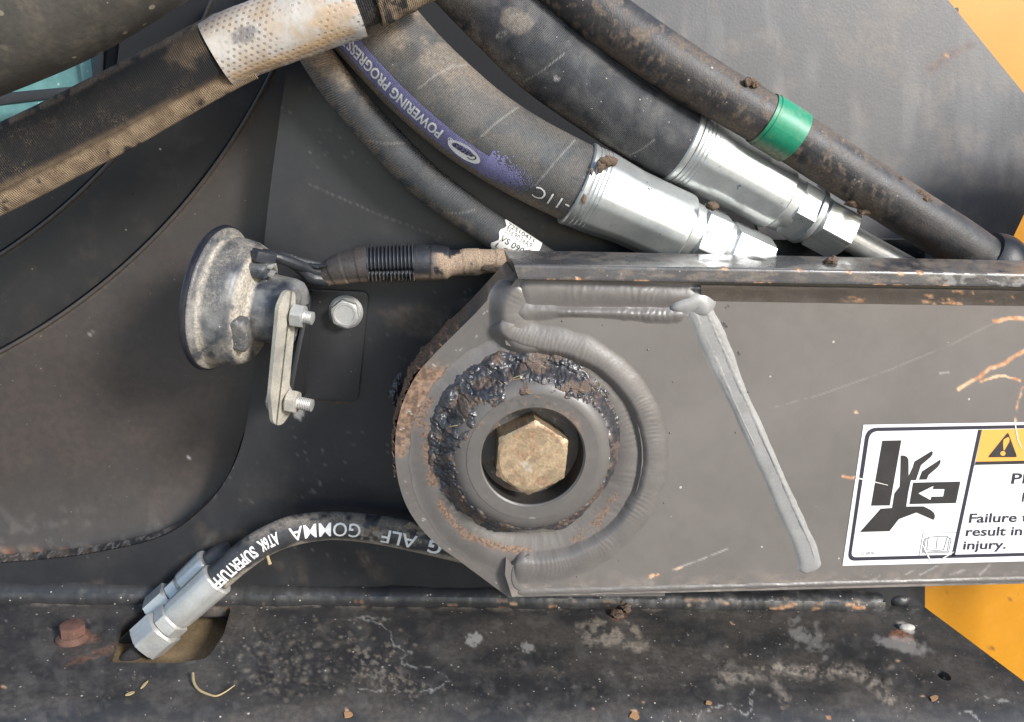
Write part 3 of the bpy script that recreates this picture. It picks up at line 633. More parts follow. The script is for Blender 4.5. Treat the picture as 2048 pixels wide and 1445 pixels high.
# ------------------------------------------------------------ rear panel and yellow bodywork
rp = plate('rear_panel', [(1060, -120), (1812, -120), (1896, 0), (2052, 192), (2090, 240), (2062, 400), (2012, 505), (1990, 620), (1560, 620), (1500, 400), (1357, 292), (1190, 180), (1105, 100)], lambda x, y: P(x, y, .150), 7, (0, .006, 0), M_REAR)
tag(rp, 'dull grey steel panel behind the hoses with an angled corner', 'panel')
paint(rp, dust=lambda x, y, v: .12*sstep(.5, .75, fbm(x, y, 60, 5)), white=lambda x, y, v: .07*sstep(.5, .75, fbm(x*2, y*.4, 60, 6)),
      chip=lambda x, y, v: .8*stroke(x, y, [(1885, 115), (1900, 108), (1912, 106), (1938, 110)], 1.3, 1, brk=.4)+.6*blob(x, y, 1899, 134, 4, 2), rust=lambda x, y, v: .25*stroke(x, y, [(1860, 140), (1895, 112), (1945, 90)], 8, 3))
yb = thing('yellow_body_panel', 'orange yellow painted body panel showing past the frame on the right', 'panel', tuple(P(1900., 1400., .2)))
plate('upper_sheet', [(1700, -200), (2500, -200), (2500, 560), (1700, 560)], lambda x, y: P(x, y, .205), 14, (0, .004, 0), M_YEL, yb)
ylo = plate('lower_sheet', [(1600, 1080), (2500, 1080), (2500, 1750), (1600, 1750)], lambda x, y: P(x, y, .235-.010*sstep(1860, 1975, x-(y-1180)*-.06)), 7, (0, .004, 0), M_YEL, yb)
paint(ylo, dark=lambda x, y, v: .8*blob(x, y, 1982, 1300, 4)+.7*blob(x, y, 1895, 1188, 2.5)+.6*blob(x, y, 2018, 1200, 2.5))
prism('panel_clip', round_poly([(1898, 28), (1916, 14), (1918, 22), (1908, 40), (1898, 46)], 3), lambda x, y: P(x, y, .19), (0, .012, 0), M_FRAME, yb)

# ============================================================ LOADER ARM
arm = thing('loader_arm', 'grey painted steel loader arm with flange, pivot boss and warning label', 'loader arm', tuple(P(1062., 920., 0.)))
YE = .006
web_l = [(1010, 690), (1003, 640), (1012, 590), (1035, 556)]
inner = [(1062+222*math.cos(a), 912+222*math.sin(a)) for a in np.linspace(R_(-100), R_(100), 30)]
web_poly = np.concatenate([[(1035, 556), (2120, 572), (2120, 1166), (1024, 1194), (1010, 1150), (1012, 1118)], inner[::-1], [(1012, 690), (1003, 640), (1014, 585)]])
def w_chip(x, y, v):
    m = np.maximum.reduce([.75*blob(x, y, a, b, r*.8, r*k*.8, t, .5, i) for i, (a, b, r, k, t) in enumerate([(1300, 835, 12, .45, 60), (1252, 828, 6, .6, 60), (1303, 1152, 8, .6, -20), (1316, 1150, 5, .5, -20), (1358, 1137, 9, .3, -25), (1715, 1040, 2, 1, 0), (1712, 825, 5, .8, 0), (1488, 805, 4, 1, 0)])])
    m = np.maximum(m, stroke(x, y, [(1916, 779), (1940, 766), (1962, 752), (1980, 736), (2010, 728), (2030, 712), (2060, 696)], 3.6, 2.5, 10, 4))
    m = np.maximum(m, stroke(x, y, [(1962, 764), (1985, 755), (2008, 752), (2040, 762)], 2.6, 2.5, 9, 5)); m = np.maximum(m, stroke(x, y, [(1990, 643), (2020, 637), (2060, 638)], 3.4, 3, 9, 6))
    m = np.maximum(m, .9*stroke(x, y, [(2046, 775), (2036, 806), (2030, 845)], 1.8, 2, 9, 7, .5, .4)); m = np.maximum(m, .9*stroke(x, y, [(1686, 953), (1700, 956), (1712, 956)], 2.6, 1, 9, 8))
    return m
def w_dust(x, y, v):
    e = 1195-.0263*(x-1020)
    m = .55*sstep(46, 8, e-y)*sstep(.42, .62, fbm(x*.5, y, 10, 3))+.12*sstep(.55, .7, fbm(x, y, 50, 9))*sstep(90, 20, e-y)
    m = np.maximum(m, .5*stroke(x, y, [(1060, 1184), (1300, 1178), (1500, 1173), (1700, 1168)], 3, 4, 18, 6, .8))
    return np.maximum(m, .3*stroke(x, y, [(1830, 1180), (1880, 1140), (1910, 1100)], 7, 4, 18, 8))
def w_white(x, y, v):
    m = .16*stroke(x, y, [(1540, 818), (1640, 790), (1780, 740), (1900, 690), (2000, 640)], 1.2, 1.5, 20, 4, .6, .4)
    m = np.maximum(m, .45*stroke(x, y, [(1345, 1140), (1400, 1120), (1455, 1098)], 1.4, 1.0, 20, 5, .6, .35)); m = np.maximum(m, .4*stroke(x, y, [(1880, 747), (1898, 745)], 2, 1))
    pass
    for i, (a, b, c, d) in enumerate([(1780, 1165, 1830, 1140), (1840, 1150, 1880, 1130), (1900, 1150, 1930, 1140), (1730, 1170, 1760, 1152), (1960, 1150, 1990, 1120)]): m = np.maximum(m, .4*stroke(x, y, [(a, b), (c, d)], 1.4, 1.5, 8, 50+i, .6, .4))
    return m
def w_dark(x, y, v):
    m = np.zeros(np.shape(x))
    for i, (a, b) in enumerate([(1456, 613), (1449, 649), (1452, 653), (1447, 651), (1475, 752), (1477, 709), (1420, 640)]): m = np.maximum(m, .7*blob(x, y, a, b, 3))
    return m
web = plate('web_plate', web_poly, lambda x, y: P(x, y, 0.), 2.6, (0, .052, 0), M_ARM, arm)
paint(web, chip=w_chip, dust=w_dust, white=w_white, dark=w_dark)
# end plate round the pivot
ep = [(1045, 545), (1018, 548), (940, 640), (872, 705), (835, 748), (808, 800), (794, 850), (790, 905), (796, 960), (812, 1010), (838, 1052), (872, 1088), (910, 1116), (1020, 1196), (1100, 1192)]
ep = np.concatenate([[(1100, 545), (1026, 545), (950, 628)], smooth_poly(ep[3:13], 6, False), [(1018, 1196), (1100, 1193), (1330, 1193), (1330, 600)]])
def e_mud(x, y, v):
    m = .95*blob(x, y, 846, 815, 56, 92, 22, .4, 4)*sstep(.02, .28, fbm(x, y, 20, 4))
    m = np.maximum(m, .8*stroke(x, y, [(800, 905), (796, 860), (815, 800)], 12, 6, 20, 6)); m = np.maximum(m, .7*stroke(x, y, [(850, 940), (868, 1000), (905, 1055), (970, 1092), (1040, 1106)], 11, 6, 20, 7, .8)*sstep(.35, .55, fbm(x, y, 12, 9)))
    m = np.maximum(m, .85*stroke(x, y, [(1190, 1020), (1205, 980), (1180, 1035), (1160, 1062)], 10, 5, 14, 8)*sstep(.35, .5, fbm(x, y, 10, 19)))
    m = np.maximum(m, .5*sstep(.5, .7, fbm(x, y, 16, 15))*blob(x, y, 1062, 915, 215, 215, 0, .1, 3))
    side_ = sstep(.010, .014, v[:, 1])*sstep(1000, 940, x)*sstep(560, 620, y)*sstep(.2, .45, fbm(x, y, 18, 5)+.15*sstep(.016, .03, v[:, 1]))
    return np.maximum(m, .95*side_)
endp = plate('end_plate', ep, lambda x, y: P(x, y, YE), 2.6, (0, .044, 0), M_ARMEND, arm)
# the edge gets its own rows so the mud has something to sit on
er = smooth_poly([(1026, 545), (985, 590), (935, 645), (880, 698), (838, 745), (809, 800), (795, 850), (790, 905), (795, 955)], 30, False)
Cc = P(er[:, 0], er[:, 1], YE); n = len(er); vv = np.linspace(0, 1, 14); V3 = Cc[:, None, :]+np.array((0, .044, 0))*vv[None, :, None]
tt = np.gradient(Cc, axis=0); nn = np.cross(tt, (0, 1, 0)); nn /= np.linalg.norm(nn, axis=1)[:, None]
if nn[n//2][0] > 0: nn = -nn
uu = np.arange(n)[:, None]*1.0
mudh = .0035*np.clip(fbm(uu*4+vv*0, vv[None]*60+uu*0, 16, 12)*1.9-.75+.25*np.sin(vv*3.1)[None], 0, 1)*sstep(40, 90, uu)
V3 = V3+nn[:, None, :]*(mudh-.0002)[..., None]; idx = np.arange(n*14).reshape(n, 14)
mu = link('mud_crust', mesh('mud_crust', V3.reshape(-1, 3), np.stack([idx[:-1, :-1], idx[1:, :-1], idx[1:, 1:], idx[:-1, 1:]], -1).reshape(-1, 4)), surf('edge with mud', (.05, .048, .048), .4, dust=.1, bump=.5, rust_col=(.17, .10, .06)), arm, None)
paint(mu, rust=lambda x, y, v: (mudh > .0003).ravel()*1.0)
paint(endp, rust=lambda x, y, v: e_mud(x, y, v), white=lambda x, y, v: .5*sstep(.77, .82, fbm(x, y, 7, 9)))
MUDCOL = None
# top flange
fb = [(1029, 529.5), (2125, 550), (2125, 577), (1036, 560)]
fv = [P(float(a), float(b), -.009) for a, b in fb]; fk = [q+np.array((0, .064, 0)) for q in fv]
yfl = np.linspace(0, 1, 500)[:, None]; prof = []
A, B, C_, D_ = fv
ring = [A*(1-yfl)+B*yfl]; bev = .0012
def lerp(a, b): return a[None]*(1-yfl)+b[None]*yfl
top_b = lerp(fk[0], fk[1]); top_f = lerp(fv[0], fv[1]); bot_f = lerp(fv[3], fv[2]); bot_b = lerp(fk[3], fk[2])
rows = []
for k in np.linspace(0, 1, 14): rows.append(top_b*(1-k)+(top_f+np.array((0, bev, 0)))*k)
rows.append(top_f+np.array((0, bev*.3, -bev*.3)))
for k in np.linspace(0, 1, 10): rows.append((top_f-np.array((0, 0, bev)))*(1-k)+(bot_f+np.array((0, 0, bev)))*k)
rows.append(bot_f+np.array((0, bev*.3, bev*.3)))
for k in np.linspace(0, 1, 4): rows.append((bot_f+np.array((0, bev, 0)))*(1-k)+bot_b*k)
G = np.stack(rows, 1); n, k = G.shape[:2]; idx = np.arange(n*k).reshape(n, k)
fs = np.stack([idx[:-1, :-1], idx[:-1, 1:], idx[1:, 1:], idx[1:, :-1]], -1).reshape(-1, 4).tolist()+[list(idx[0])[::-1]]
flg = link('top_flange', mesh('top_flange', G.reshape(-1, 3), fs), surf('flange paint', (.075, .073, .073), .24, var=.15, vs=60, dust=.12, speck=.8, speck_s=500, bump=.15, bs=700), arm, 30)
def f_chip(x, y, v):
    e = 560+.0156*(x-1037); m = .9*sstep(5, 1, np.abs(y-e))*sstep(.62, .70, fbm(x*.25, y, 10, 4))
    for i, (a, b, r) in enumerate([(1157, 559, 6), (1450, 538, 6), (1598, 540, 6), (1698, 545, 5), (1801, 547, 6), (1840, 545, 7), (1706, 580, 8), (1790, 583, 6), (1300, 566, 4)]): m = np.maximum(m, blob(x, y, a, b, r, r*.6, 20, .5, i))
    return m
paint(flg, chip=f_chip, dust=lambda x, y, v: .35*sstep(.45, .6, fbm(x, y, 8, 5))*sstep(1600, 1720, x)*sstep(-.004, .002, v[:, 1])+.2*sstep(.5, .7, fbm(x*.3, y, 9, 6)),
      dark=lambda x, y, v: np.maximum.reduce([.8*blob(x, y, 1290, 519, 22, 4, 8, .8, 3), .8*blob(x, y, 1512, 518, 16, 4, 8, .8, 4), .7*sstep(.62, .68, fbm(x*.6, y*2, 14, 8))*sstep(-.007, -.0085, v[:, 1])*sstep(1830, 1880, x), .35*sstep(.5, .65, fbm(x*.4, y*2, 14, 9))*sstep(-.006, .0, v[:, 1])]),
      white=lambda x, y, v: .3*sstep(.5, .6, fbm(x*.5, y, 8, 15))*sstep(1830, 1900, x)*sstep(-.007, -.0085, v[:, 1]))
# fillet under the flange, then the heavier hand welds
def fmapf(x, y):
    t = np.clip((y-(573+(x-1385)*.0165))/31, 0, 1.1); return P(x, y, -.0062*(1-t)**1.4-.0002-.0008*(fbm(x, y, 26, 5)-.5)*t*(1.1-t)*4)
o = plate('weld_bead', [(1402, 571), (2120, 583.5), (2120, 613), (1800, 609), (1402, 602)], fmapf, 4, (0, .001, 0), surf('fillet paint', (.085, .07, .056), .45, var=.2, vs=70, dust=.2, bump=.2, dust_col=(.3, .2, .12)), arm)
paint(o, chip=lambda x, y, v: .8*sstep(.68, .76, fbm(x*.35, y*1.6, 12, 25))*sstep(1650, 1760, x))
bead('weld_bead', [(1040, 583), (1100, 582), (1200, 586), (1300, 590), (1395, 596)], -.0005, [32, 28, 24, 22, 22], .0020, M_WELD, arm, .35, .0042, 4, nv=30)
bead('weld_bead', [(1030, 624), (1120, 624), (1220, 626), (1310, 631), (1370, 630)], -.0004, [22, 11, 9, 13, 15], .0020, M_WELD, arm, .5, .004, 14, wob=.3)
bead('weld_bead', [(1040, 572), (1020, 610), (1022, 650), (1040, 682), (1075, 690), (1120, 690)], -.0005, [30, 36, 40, 38, 30, 22], .0018, M_WELD, arm, .2, .004, 6, nv=36, drop=.0066)
ringp = [(1062+240*math.cos(R_(a)), 912+(226 if a < 0 else 220)*math.sin(R_(a))) for a in range(-86, 99, 8)]
bead('weld_bead', [(1004, 640), (1022, 668)]+ringp, -.0006, [30, 33, 32, 30, 29, 29, 30, 32, 34], .0023, M_WELD, arm, .24, .0026, 8, nv=40, chev=1.2, drop=.0066)
M_SEAM_SHEEN = surf('seam painted sheen', (.235, .23, .22), .34, var=.12, vs=60, dust=.05, bump=.12, bs=420, spec=.6)  # base colour lightened to stand for light reflected along the weld
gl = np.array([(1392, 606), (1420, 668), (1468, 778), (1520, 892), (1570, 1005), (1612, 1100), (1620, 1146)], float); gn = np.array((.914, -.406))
bead('weld_bead', gl, -.0002, [22, 24, 18, 18, 17, 18, 21], .0016, M_SEAM_SHEEN, arm, .2, .004, 9, wob=.10, nv=34, prof=5, chev=.2)
bead('weld_bead', gl+gn*11, -.0009, [7, 9, 7, 6, 6, 6, 5], .0012, M_SEAM_SHEEN, arm, .5, .005, 10, wob=.4, nv=14)
bead('weld_bead', gl[:4]-gn*10, -.0009, [8, 10, 6, 4], .0011, M_SEAM_SHEEN, arm, .5, .005, 11, wob=.4)
bead('weld_bead', [(1340, 618), (1372, 608), (1398, 606), (1414, 632)], -.0004, [12, 20, 26, 18], .0030, M_SEAM_SHEEN, arm, .15, .004, 22, wob=.15)
bead('weld_bead', [(1035, 1186), (1200, 1181), (1500, 1173), (1800, 1165), (2110, 1158)], -.0003, [7, 5, 5, 5, 6], .0007, M_WELD, arm, .5, .006, 29, wob=.5)
bead('weld_bead', [(1060, 1112), (1034, 1128), (1026, 1150), (1030, 1172), (1050, 1188)], -.0003, [10, 11, 11, 10, 6], .0006, M_WELD, arm, .15, .004, 33, wob=.12, nv=26, drop=.0064)
spv = []; spf = []; rs = random.Random(21)
for (a, b) in [(1456, 613), (1449, 649), (1452, 653), (1447, 651), (1477, 709), (1424, 600), (1120, 640), (1205, 655), (1340, 870), (1330, 1010), (1350, 760), (1552, 1010), (1475, 870), (1240, 1120), (1150, 1150), (1388, 655), (1300, 700), (1500, 780), (1600, 1160), (1090, 1165)]:
    c = P(a+rs.uniform(-5, 5), b+rs.uniform(-5, 5), -.0001); r = rs.uniform(.0003, .0007); k = len(spv)
    spv += [c+np.array((math.cos(t)*r, 0, math.sin(t)*r)) for t in np.arange(8)*math.pi/4]+[c+np.array((math.cos(t)*r*.7, -r*.6, math.sin(t)*r*.7)) for t in np.arange(8)*math.pi/4]+[c+np.array((0, -r*.85, 0))]
    spf += [(k+i, k+(i+1) % 8, k+8+(i+1) % 8, k+8+i) for i in range(8)]+[(k+8+i, k+8+(i+1) % 8, k+16) for i in range(8)]
link('weld_spatter', mesh('weld_spatter', np.array(spv), spf), M_WELD, arm, 60, kind='stuff')
# weld between the boss and the end plate
r2 = [(1064+196*math.cos(R_(a)), 914+198*math.sin(R_(a))) for a in range(0, 360, 8)]
bw = bead('weld_bead', r2, YE-.0005, 40, .0036, M_WELD, arm, .12, .0036, 12, closed=True, nv=26, chev=1)
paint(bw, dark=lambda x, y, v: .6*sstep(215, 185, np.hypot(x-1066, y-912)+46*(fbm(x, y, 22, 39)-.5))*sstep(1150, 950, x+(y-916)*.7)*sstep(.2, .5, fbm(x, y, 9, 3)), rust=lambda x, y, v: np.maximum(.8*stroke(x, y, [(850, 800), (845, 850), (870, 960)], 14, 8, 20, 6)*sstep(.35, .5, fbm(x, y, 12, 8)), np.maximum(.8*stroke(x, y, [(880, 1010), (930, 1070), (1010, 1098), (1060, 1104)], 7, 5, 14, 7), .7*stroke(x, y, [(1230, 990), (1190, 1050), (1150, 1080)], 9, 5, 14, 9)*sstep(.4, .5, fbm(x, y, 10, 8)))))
# boss (turned ring with a counterbore)
k0 = float(mpp(P(1066., 918., -.012)))
bc = P(1066., 916., -.012); RB_o, RB_i = 165*k0, 103.5*k0
boss = lathe('pivot_boss', bc, (0, 1, 0), [(.020, RB_o), (.0075, RB_o), (.0045, RB_o-.0010), (.0022, RB_o-.0032), (.0007, RB_o-.0062), (0, RB_o-.0095), (0, RB_i+.001), (.0008, RB_i), (.002, RB_i)], M_ARMEND, arm, 128, cap=(0, 0))
lathe('counterbore', bc, (0, 1, 0), [(.0019, RB_i), (.0235, RB_i), (.0235, RB_i-.008)], surf('shade-dark bore', (.03, .027, .025), .5, dust=.25, dust_col=(.1, .075, .05), bump=.3), arm, 96, cap=(0, 1))  # bore wall colour darkened to stand for the shade in the recess
# a dense face so stains read
def ringmesh(name, c, r0, r1, nr, na, h, mat, parent):
    a = np.linspace(0, 2*math.pi, na+1); r = np.linspace(r0, r1, nr); A_, R__ = np.meshgrid(a, r, indexing='ij')
    V = np.stack([c[0]+R__*np.cos(A_), np.full(A_.shape, c[1])-h(A_, R__), c[2]+R__*np.sin(A_)], -1).reshape(-1, 3); idx = np.arange((na+1)*nr).reshape(na+1, nr)
    return link(name, mesh(name, V, np.stack([idx[:-1, :-1], idx[:-1, 1:], idx[1:, 1:], idx[1:, :-1]], -1).reshape(-1, 4)), mat, parent, None)
bf = ringmesh('boss_face', bc, RB_i+.0009, RB_o-.0096, 30, 260, lambda a, r: 0*a+.0003, M_ARMEND, arm)
paint(bf, rust=lambda x, y, v: np.maximum.reduce([.5*blob(x, y, 1145, 850, 14, 22, -30, .8, 4), .4*blob(x, y, 960, 850, 10, 8, 0, .6, 5), .35*sstep(.6, .72, fbm(x, y, 12, 9))*sstep(880, 800, y)]),
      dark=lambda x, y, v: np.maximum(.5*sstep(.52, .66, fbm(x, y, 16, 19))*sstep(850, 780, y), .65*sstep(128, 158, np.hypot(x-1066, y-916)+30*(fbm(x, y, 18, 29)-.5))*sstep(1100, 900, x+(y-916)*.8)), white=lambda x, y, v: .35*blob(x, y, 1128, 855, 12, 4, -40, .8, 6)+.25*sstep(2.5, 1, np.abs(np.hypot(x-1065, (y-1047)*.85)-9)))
# grease squeezed out round the boss
NA, NRg = 1000, 84
ga = np.linspace(0, 2*math.pi, NA); gr = np.linspace(RB_o-.011, RB_o+.0185, NRg); A_, RR_ = np.meshgrid(ga, gr, indexing='ij')
deg = np.degrees(A_) % 360                        # 0 right, 90 up
def bump_(c, w): d = np.abs((deg-c+180) % 360-180); return np.exp(-(d/w)**2)
amt = .12+.85*bump_(112, 38)+.72*bump_(168, 32)+.50*bump_(60, 24)+.46*bump_(212, 26)+.22*bump_(25, 26)+.30*bump_(250, 12)+.36*bump_(297, 13)+.08*bump_(340, 20)
X_ = np.cos(A_)*RR_; Z_ = np.sin(A_)*RR_; mx, mz = X_*1000, Z_*1000
rc_ = RB_o+.0008+.0035*amt; wd_ = .0026+.0098*np.minimum(amt, 1)
env = 1-((RR_-rc_)/wd_)**2
n8, n3, n1_ = fbm(mx, mz, 8, 8, 3), fbm(mx+40, mz, 3.4, 18, 3), fbm(mx, mz+70, 1.5, 28, 2)
cr_ = np.abs(fbm(mx+9, mz+3, 6, 38, 3)-.5)*2
T_ = .95*env+1.25*(n8-.5)+.32*(n3-.5)
hh = (.0022+.0022*np.minimum(amt, 1))*np.clip(T_, -.6, 1.1)*(1-.35*sstep(.22, .0, cr_)*sstep(.25, .6, amt))+.0006*(n1_-.5)*sstep(0, .3, T_)+.0006*(n3-.5)
G_ = (RR_-gr[0])/(gr[-1]-gr[0])
baseY = np.interp(RR_, [gr[0], RB_o-.0075, RB_o, RB_o+.006, RB_o+.012, gr[-1]], [bc[1], bc[1]+.0008, bc[1]+.007, YE-.0026, YE-.0030, YE-.0005])
V = np.stack([bc[0]+X_, baseY-hh, bc[2]+Z_], -1).reshape(-1, 3); idx = np.arange(NA*NRg).reshape(NA, NRg)
fq_ = np.stack([idx[:-1, :-1], idx[:-1, 1:], idx[1:, 1:], idx[1:, :-1]], -1).reshape(-1, 4); fq_ = fq_[(hh.ravel()[fq_].max(1) > -.0006)]
gm = link('grease', mesh('grease', V, fq_), M_GREASE, arm, None)
paint(gm, rust=lambda x, y, v: .7*sstep(.47, .64, fbm(x, y, 20, 17))+.5*sstep(.5, .2, G_.ravel())*sstep(.48, .62, fbm(x, y, 9, 27)), dust=lambda x, y, v: .12*sstep(.6, .75, fbm(x, y, 8, 37)))
rs = random.Random(11)
VV = []; FF = []
for i in range(9):                               # straw bits and bristles caught in the grease
    a = R_(rs.choice([100, 110, 125, 140, 90, 75, 55, 45, 160])+rs.uniform(-9, 9)); r = RB_o+rs.uniform(.001, .010); c = np.array((bc[0]+r*math.cos(a), bc[1]-.0055-rs.uniform(0, .002), bc[2]+r*math.sin(a)))
    d = nrm((rs.uniform(-1, 1), rs.uniform(-.4, .2), rs.uniform(-.8, .8)))*rs.uniform(.0015, .004); s_ = nrm(np.cross(d, (0, 1, 0)))*.00022
    k = len(VV); VV += [c-d-s_, c-d+s_, c+d+s_*.3, c+d-s_*.3, c-d+np.array((0, .0005, 0)), c+d+np.array((0, .0004, 0))]; FF += [(k, k+1, k+2, k+3), (k, k+3, k+5, k+4), (k+1, k+4, k+5, k+2)]
link('straw_bits', mesh('straw_bits', VV, FF), M_STRAW, arm, None, kind='stuff')
for i, (x, y, r) in enumerate([(795, 772, 10), (789, 795, 12), (800, 755, 6)]): lump('grease', P(float(x), float(y), .045), r*.00032, M_GREASE, arm, 30+i, .6, (1, 1, 1.3))
lump('mud_lump', P(1660., 523., .02), .0042, M_MUD, arm, 41, .6, (1.2, 1, .75)); lump('mud_lump', P(1668., 519., .024), .003, M_MUD, arm, 43, .6)
# added plate out of view on the flange, shaped to shade the rear panel
prism('shadow_caster', [(2150, 552), (2150, 360), (2346, 160), (2700, 160), (2700, 552)], lambda x, y: P(x, y, .043), (0, .012, 0), M_ARM, arm)
prism('web_extension', [(2120, 572), (2900, 584), (2900, 1146), (2120, 1166)], lambda x, y: P(x, y, 0.), (0, .052, 0), M_ARM, arm)
box('flange_extension', [P(2125., 550., -.009), P(2900., 564., -.009), P(2900., 590., -.009), P(2125., 577., -.009)]+[P(a, b, -.009)+np.array((0, .064, 0)) for a, b in ((2125., 550.), (2900., 564.), (2900., 590.), (2125., 577.))], M_ARM, arm)

# ---- warning label on the web
YLb = -.0003
lab = poly_flat('warning_label', [(1727, 850), (2300, 840.5), (2255, 1118), (1685, 1132)], YLb, M_LWHITE, arm, label='white safety label with crushed hand pictogram, orange header and scratches')
zs = 408/1551.
Z = lambda pts: [(1640+a*zs, 800+b*zs) for a, b in pts]
def lp(name, pts, mat, lift=.00012): return poly_flat(name, pts, YLb, mat, lab, lift)
fo = round_poly(Z([(352, 213), (2200, 180), (2020, 1175), (208, 1226)]), [22, 4, 4, 16], 8); fi = round_poly(Z([(380, 240), (2180, 205), (2000, 1152), (236, 1198)]), [17, 3, 3, 11], 8)
nf = len(fo); V = np.concatenate([P(fo[:, 0], fo[:, 1], YLb-.00012), P(fi[:, 0], fi[:, 1], YLb-.00012)])
link('border', mesh('border', V, [[i, (i+1) % nf, nf+(i+1) % nf, nf+i] for i in range(nf)]), M_LBLUE, lab, None)
lp('divider', Z([(1203, 228), (1230, 228), (1027, 1185), (1000, 1187)]), M_LBLUE)
lp('header', Z([(1232, 228), (2190, 206), (2130, 460), (1184, 470)]), M_LORANGE); lp('header_rule', Z([(1183, 471), (2130, 452), (2126, 476), (1176, 496)]), M_LBLACK)
lp('press_plate', Z([(474, 311), (619, 308), (531, 804), (388, 806)]), M_LBLACK)
lp('hand', Z([(614, 424), (640, 424), (662, 434), (673, 455), (674, 500), (674, 580), (706, 512), (718, 470), (850, 390), (858, 398), (856, 415), (844, 434), (768, 498), (730, 612), (692, 612), (672, 700), (656, 812), (786, 810), (840, 836), (866, 858), (875, 884), (870, 905), (862, 914), (733, 858), (600, 908), (528, 1000), (304, 1006), (462, 828), (548, 822), (566, 712), (606, 660), (612, 520)]), M_LBLACK)
lp('finger', Z([(752, 608), (776, 545), (912, 456), (918, 464), (914, 486), (894, 514), (826, 572), (812, 607)]), M_LBLACK)
lp('press_block', Z([(708, 630), (1068, 622), (1034, 786), (680, 794)]), M_LBLACK)
lp('arrow', Z([(748, 712), (862, 656), (856, 680), (946, 680), (936, 735), (846, 737), (840, 762)]), M_LWHITE, .00024)
tri = round_poly(Z([(1430, 245), (1500, 436), (1275, 438)]), [5, 4, 4], 6); lp('alert_triangle', tri, M_LBLACK, .00024)
lp('exclamation_mark', Z([(1416, 290), (1432, 284), (1440, 294), (1440, 318), (1402, 385), (1396, 385), (1392, 330), (1396, 304)]), M_LORANGE, .00036)
lp('exclamation_mark', Z([(1391+20*math.cos(a), 408+18*math.sin(a)) for a in np.linspace(0, 6.28, 16, endpoint=False)]), M_LORANGE, .00036)
YT = YLb-.0001
def zp(a, b): return (1640+a*zs, 800+b*zs)
def lt(s, a, b, c, d, h, bold=.022): text_plane('lettering', s, zp(a, b), zp(c, d), h*zs, YT, M_LBLUE, lab, bold, 0)
lt('PI', 1452, 638, 1560, 635, 82, .02); lt('H', 1533, 775, 1598, 773, 72, .02)
lt('Failure t', 1130, 935, 1580, 926, 72); lt('result in', 1106, 1036, 1534, 1029, 70); lt('injury.', 1086, 1138, 1412, 1131, 68)
text_plane('lettering', 'U 806', zp(308, 1180), zp(412, 1176), 24*zs, YT, M_LGREY, lab)
bk = []
def ln(pts, w=2.2):
    pts = np.array(Z(pts)); out = []
    for a, b in zip(pts[:-1], pts[1:]):
        d = (b-a)/np.linalg.norm(b-a); nn_ = np.array((-d[1], d[0]))*w*zs*.85; bk.append([a-nn_, b-nn_, b+nn_, a+nn_])
ln([(784, 1015), (1036, 1010)]); ln([(784, 1015), (752, 1190)]); ln([(824, 1046), (886, 1040), (970, 1038), (940, 1140), (884, 1148), (812, 1140), (824, 1046)], 3); ln([(893, 1048), (882, 1140)], 3)
ln([(824, 1052), (804, 1054), (786, 1158), (968, 1152), (985, 1050), (970, 1046)], 2.6); ln([(804, 1062), (792, 1064), (776, 1166), (978, 1160), (998, 1056), (985, 1056)], 2.6)
V = []; f_ = []
for q in bk:
    q = np.array(q); i = len(V); V += list(P(q[:, 0], q[:, 1], YLb-.00012)); f_.append((i, i+1, i+2, i+3))
link('book_symbol', mesh('book_symbol', V, f_), M_LGREY, lab, None)
for i, q in enumerate([[(1712, 956), (1740, 962), (1776, 971)], [(1862, 1124), (1850, 1100), (1845, 1090)], [(1885, 1118), (1908, 1104)], [(2030, 846), (2036, 880), (2044, 898)]]):
    q = np.array(q, float); d = np.gradient(q, axis=0); d /= np.linalg.norm(d, axis=1)[:, None]; nn_ = np.stack([-d[:, 1], d[:, 0]], 1)*np.linspace(1.4, .5, len(q))[:, None]; ol = np.concatenate([q-nn_, (q+nn_)[::-1]])
    lp('scratch', ol, flat('scratch white', (.7, .66, .62), .7), .0004)

# ---- pivot bolt in the boss
pb = thing('pivot_bolt', 'yellow zinc hex bolt and washer recessed in the pivot boss', 'bolt', tuple(bc+np.array((0, .0195, 0))))
wc = bc+np.array((0, .0185, 0)); 
lathe('washer', wc+np.array((0, .003, 0)), (0, -1, 0), [(0, 92*k0), (.0024, 92*k0), (.003, 91*k0), (.003, 20*k0)], M_GOLD, pb, 96)
AF = 140*k0
hb = lathe('bolt_head', wc+np.array((-.0005, -.0004, -.0005)), (0, -1, 0), hexprof(.0188, AF), M_GOLD, pb, 144, hexf(AF, R_(-3)), ref=(1, 0, 0), sharp=25)
bt_ = ringmesh('head_face', wc+np.array((-.0005, -.01935, -.0005)), .00005, AF/2*.94, 34, 90, lambda a, r: .00012*np.cos(a*3)*0+0*a, M_GOLD, pb)
paint(bt_, dust=lambda x, y, v: .6*sstep(.4, .65, fbm(x, y, 12, 4)), rust=lambda x, y, v: .45*sstep(.5, .68, fbm(x, y, 14, 14)), dark=lambda x, y, v: np.maximum(.4*blob(x, y, 1066, 920, 9, 6, 20, .9, 3), .25*sstep(.66, .74, fbm(x, y, 6, 44))), white=lambda x, y, v: .4*blob(x, y, 1054, 934, 16, 6, 35, .8, 7))
paint(hb, dust=lambda x, y, v: .5*sstep(.4, .65, fbm(x, y, 9, 4))*sstep(-.001, -.003, v[:, 1]-bc[1]-.0015), rust=lambda x, y, v: .45*sstep(.5, .7, fbm(x, y, 14, 14)), dark=lambda x, y, v: np.maximum(.5*blob(x, y, 1066, 917, 10, 8, 0, .8, 3), .4*sstep(.62, .7, fbm(x, y, 6, 44))), white=lambda x, y, v: .3*blob(x, y, 1052, 934, 14, 5, 30, .8, 7))

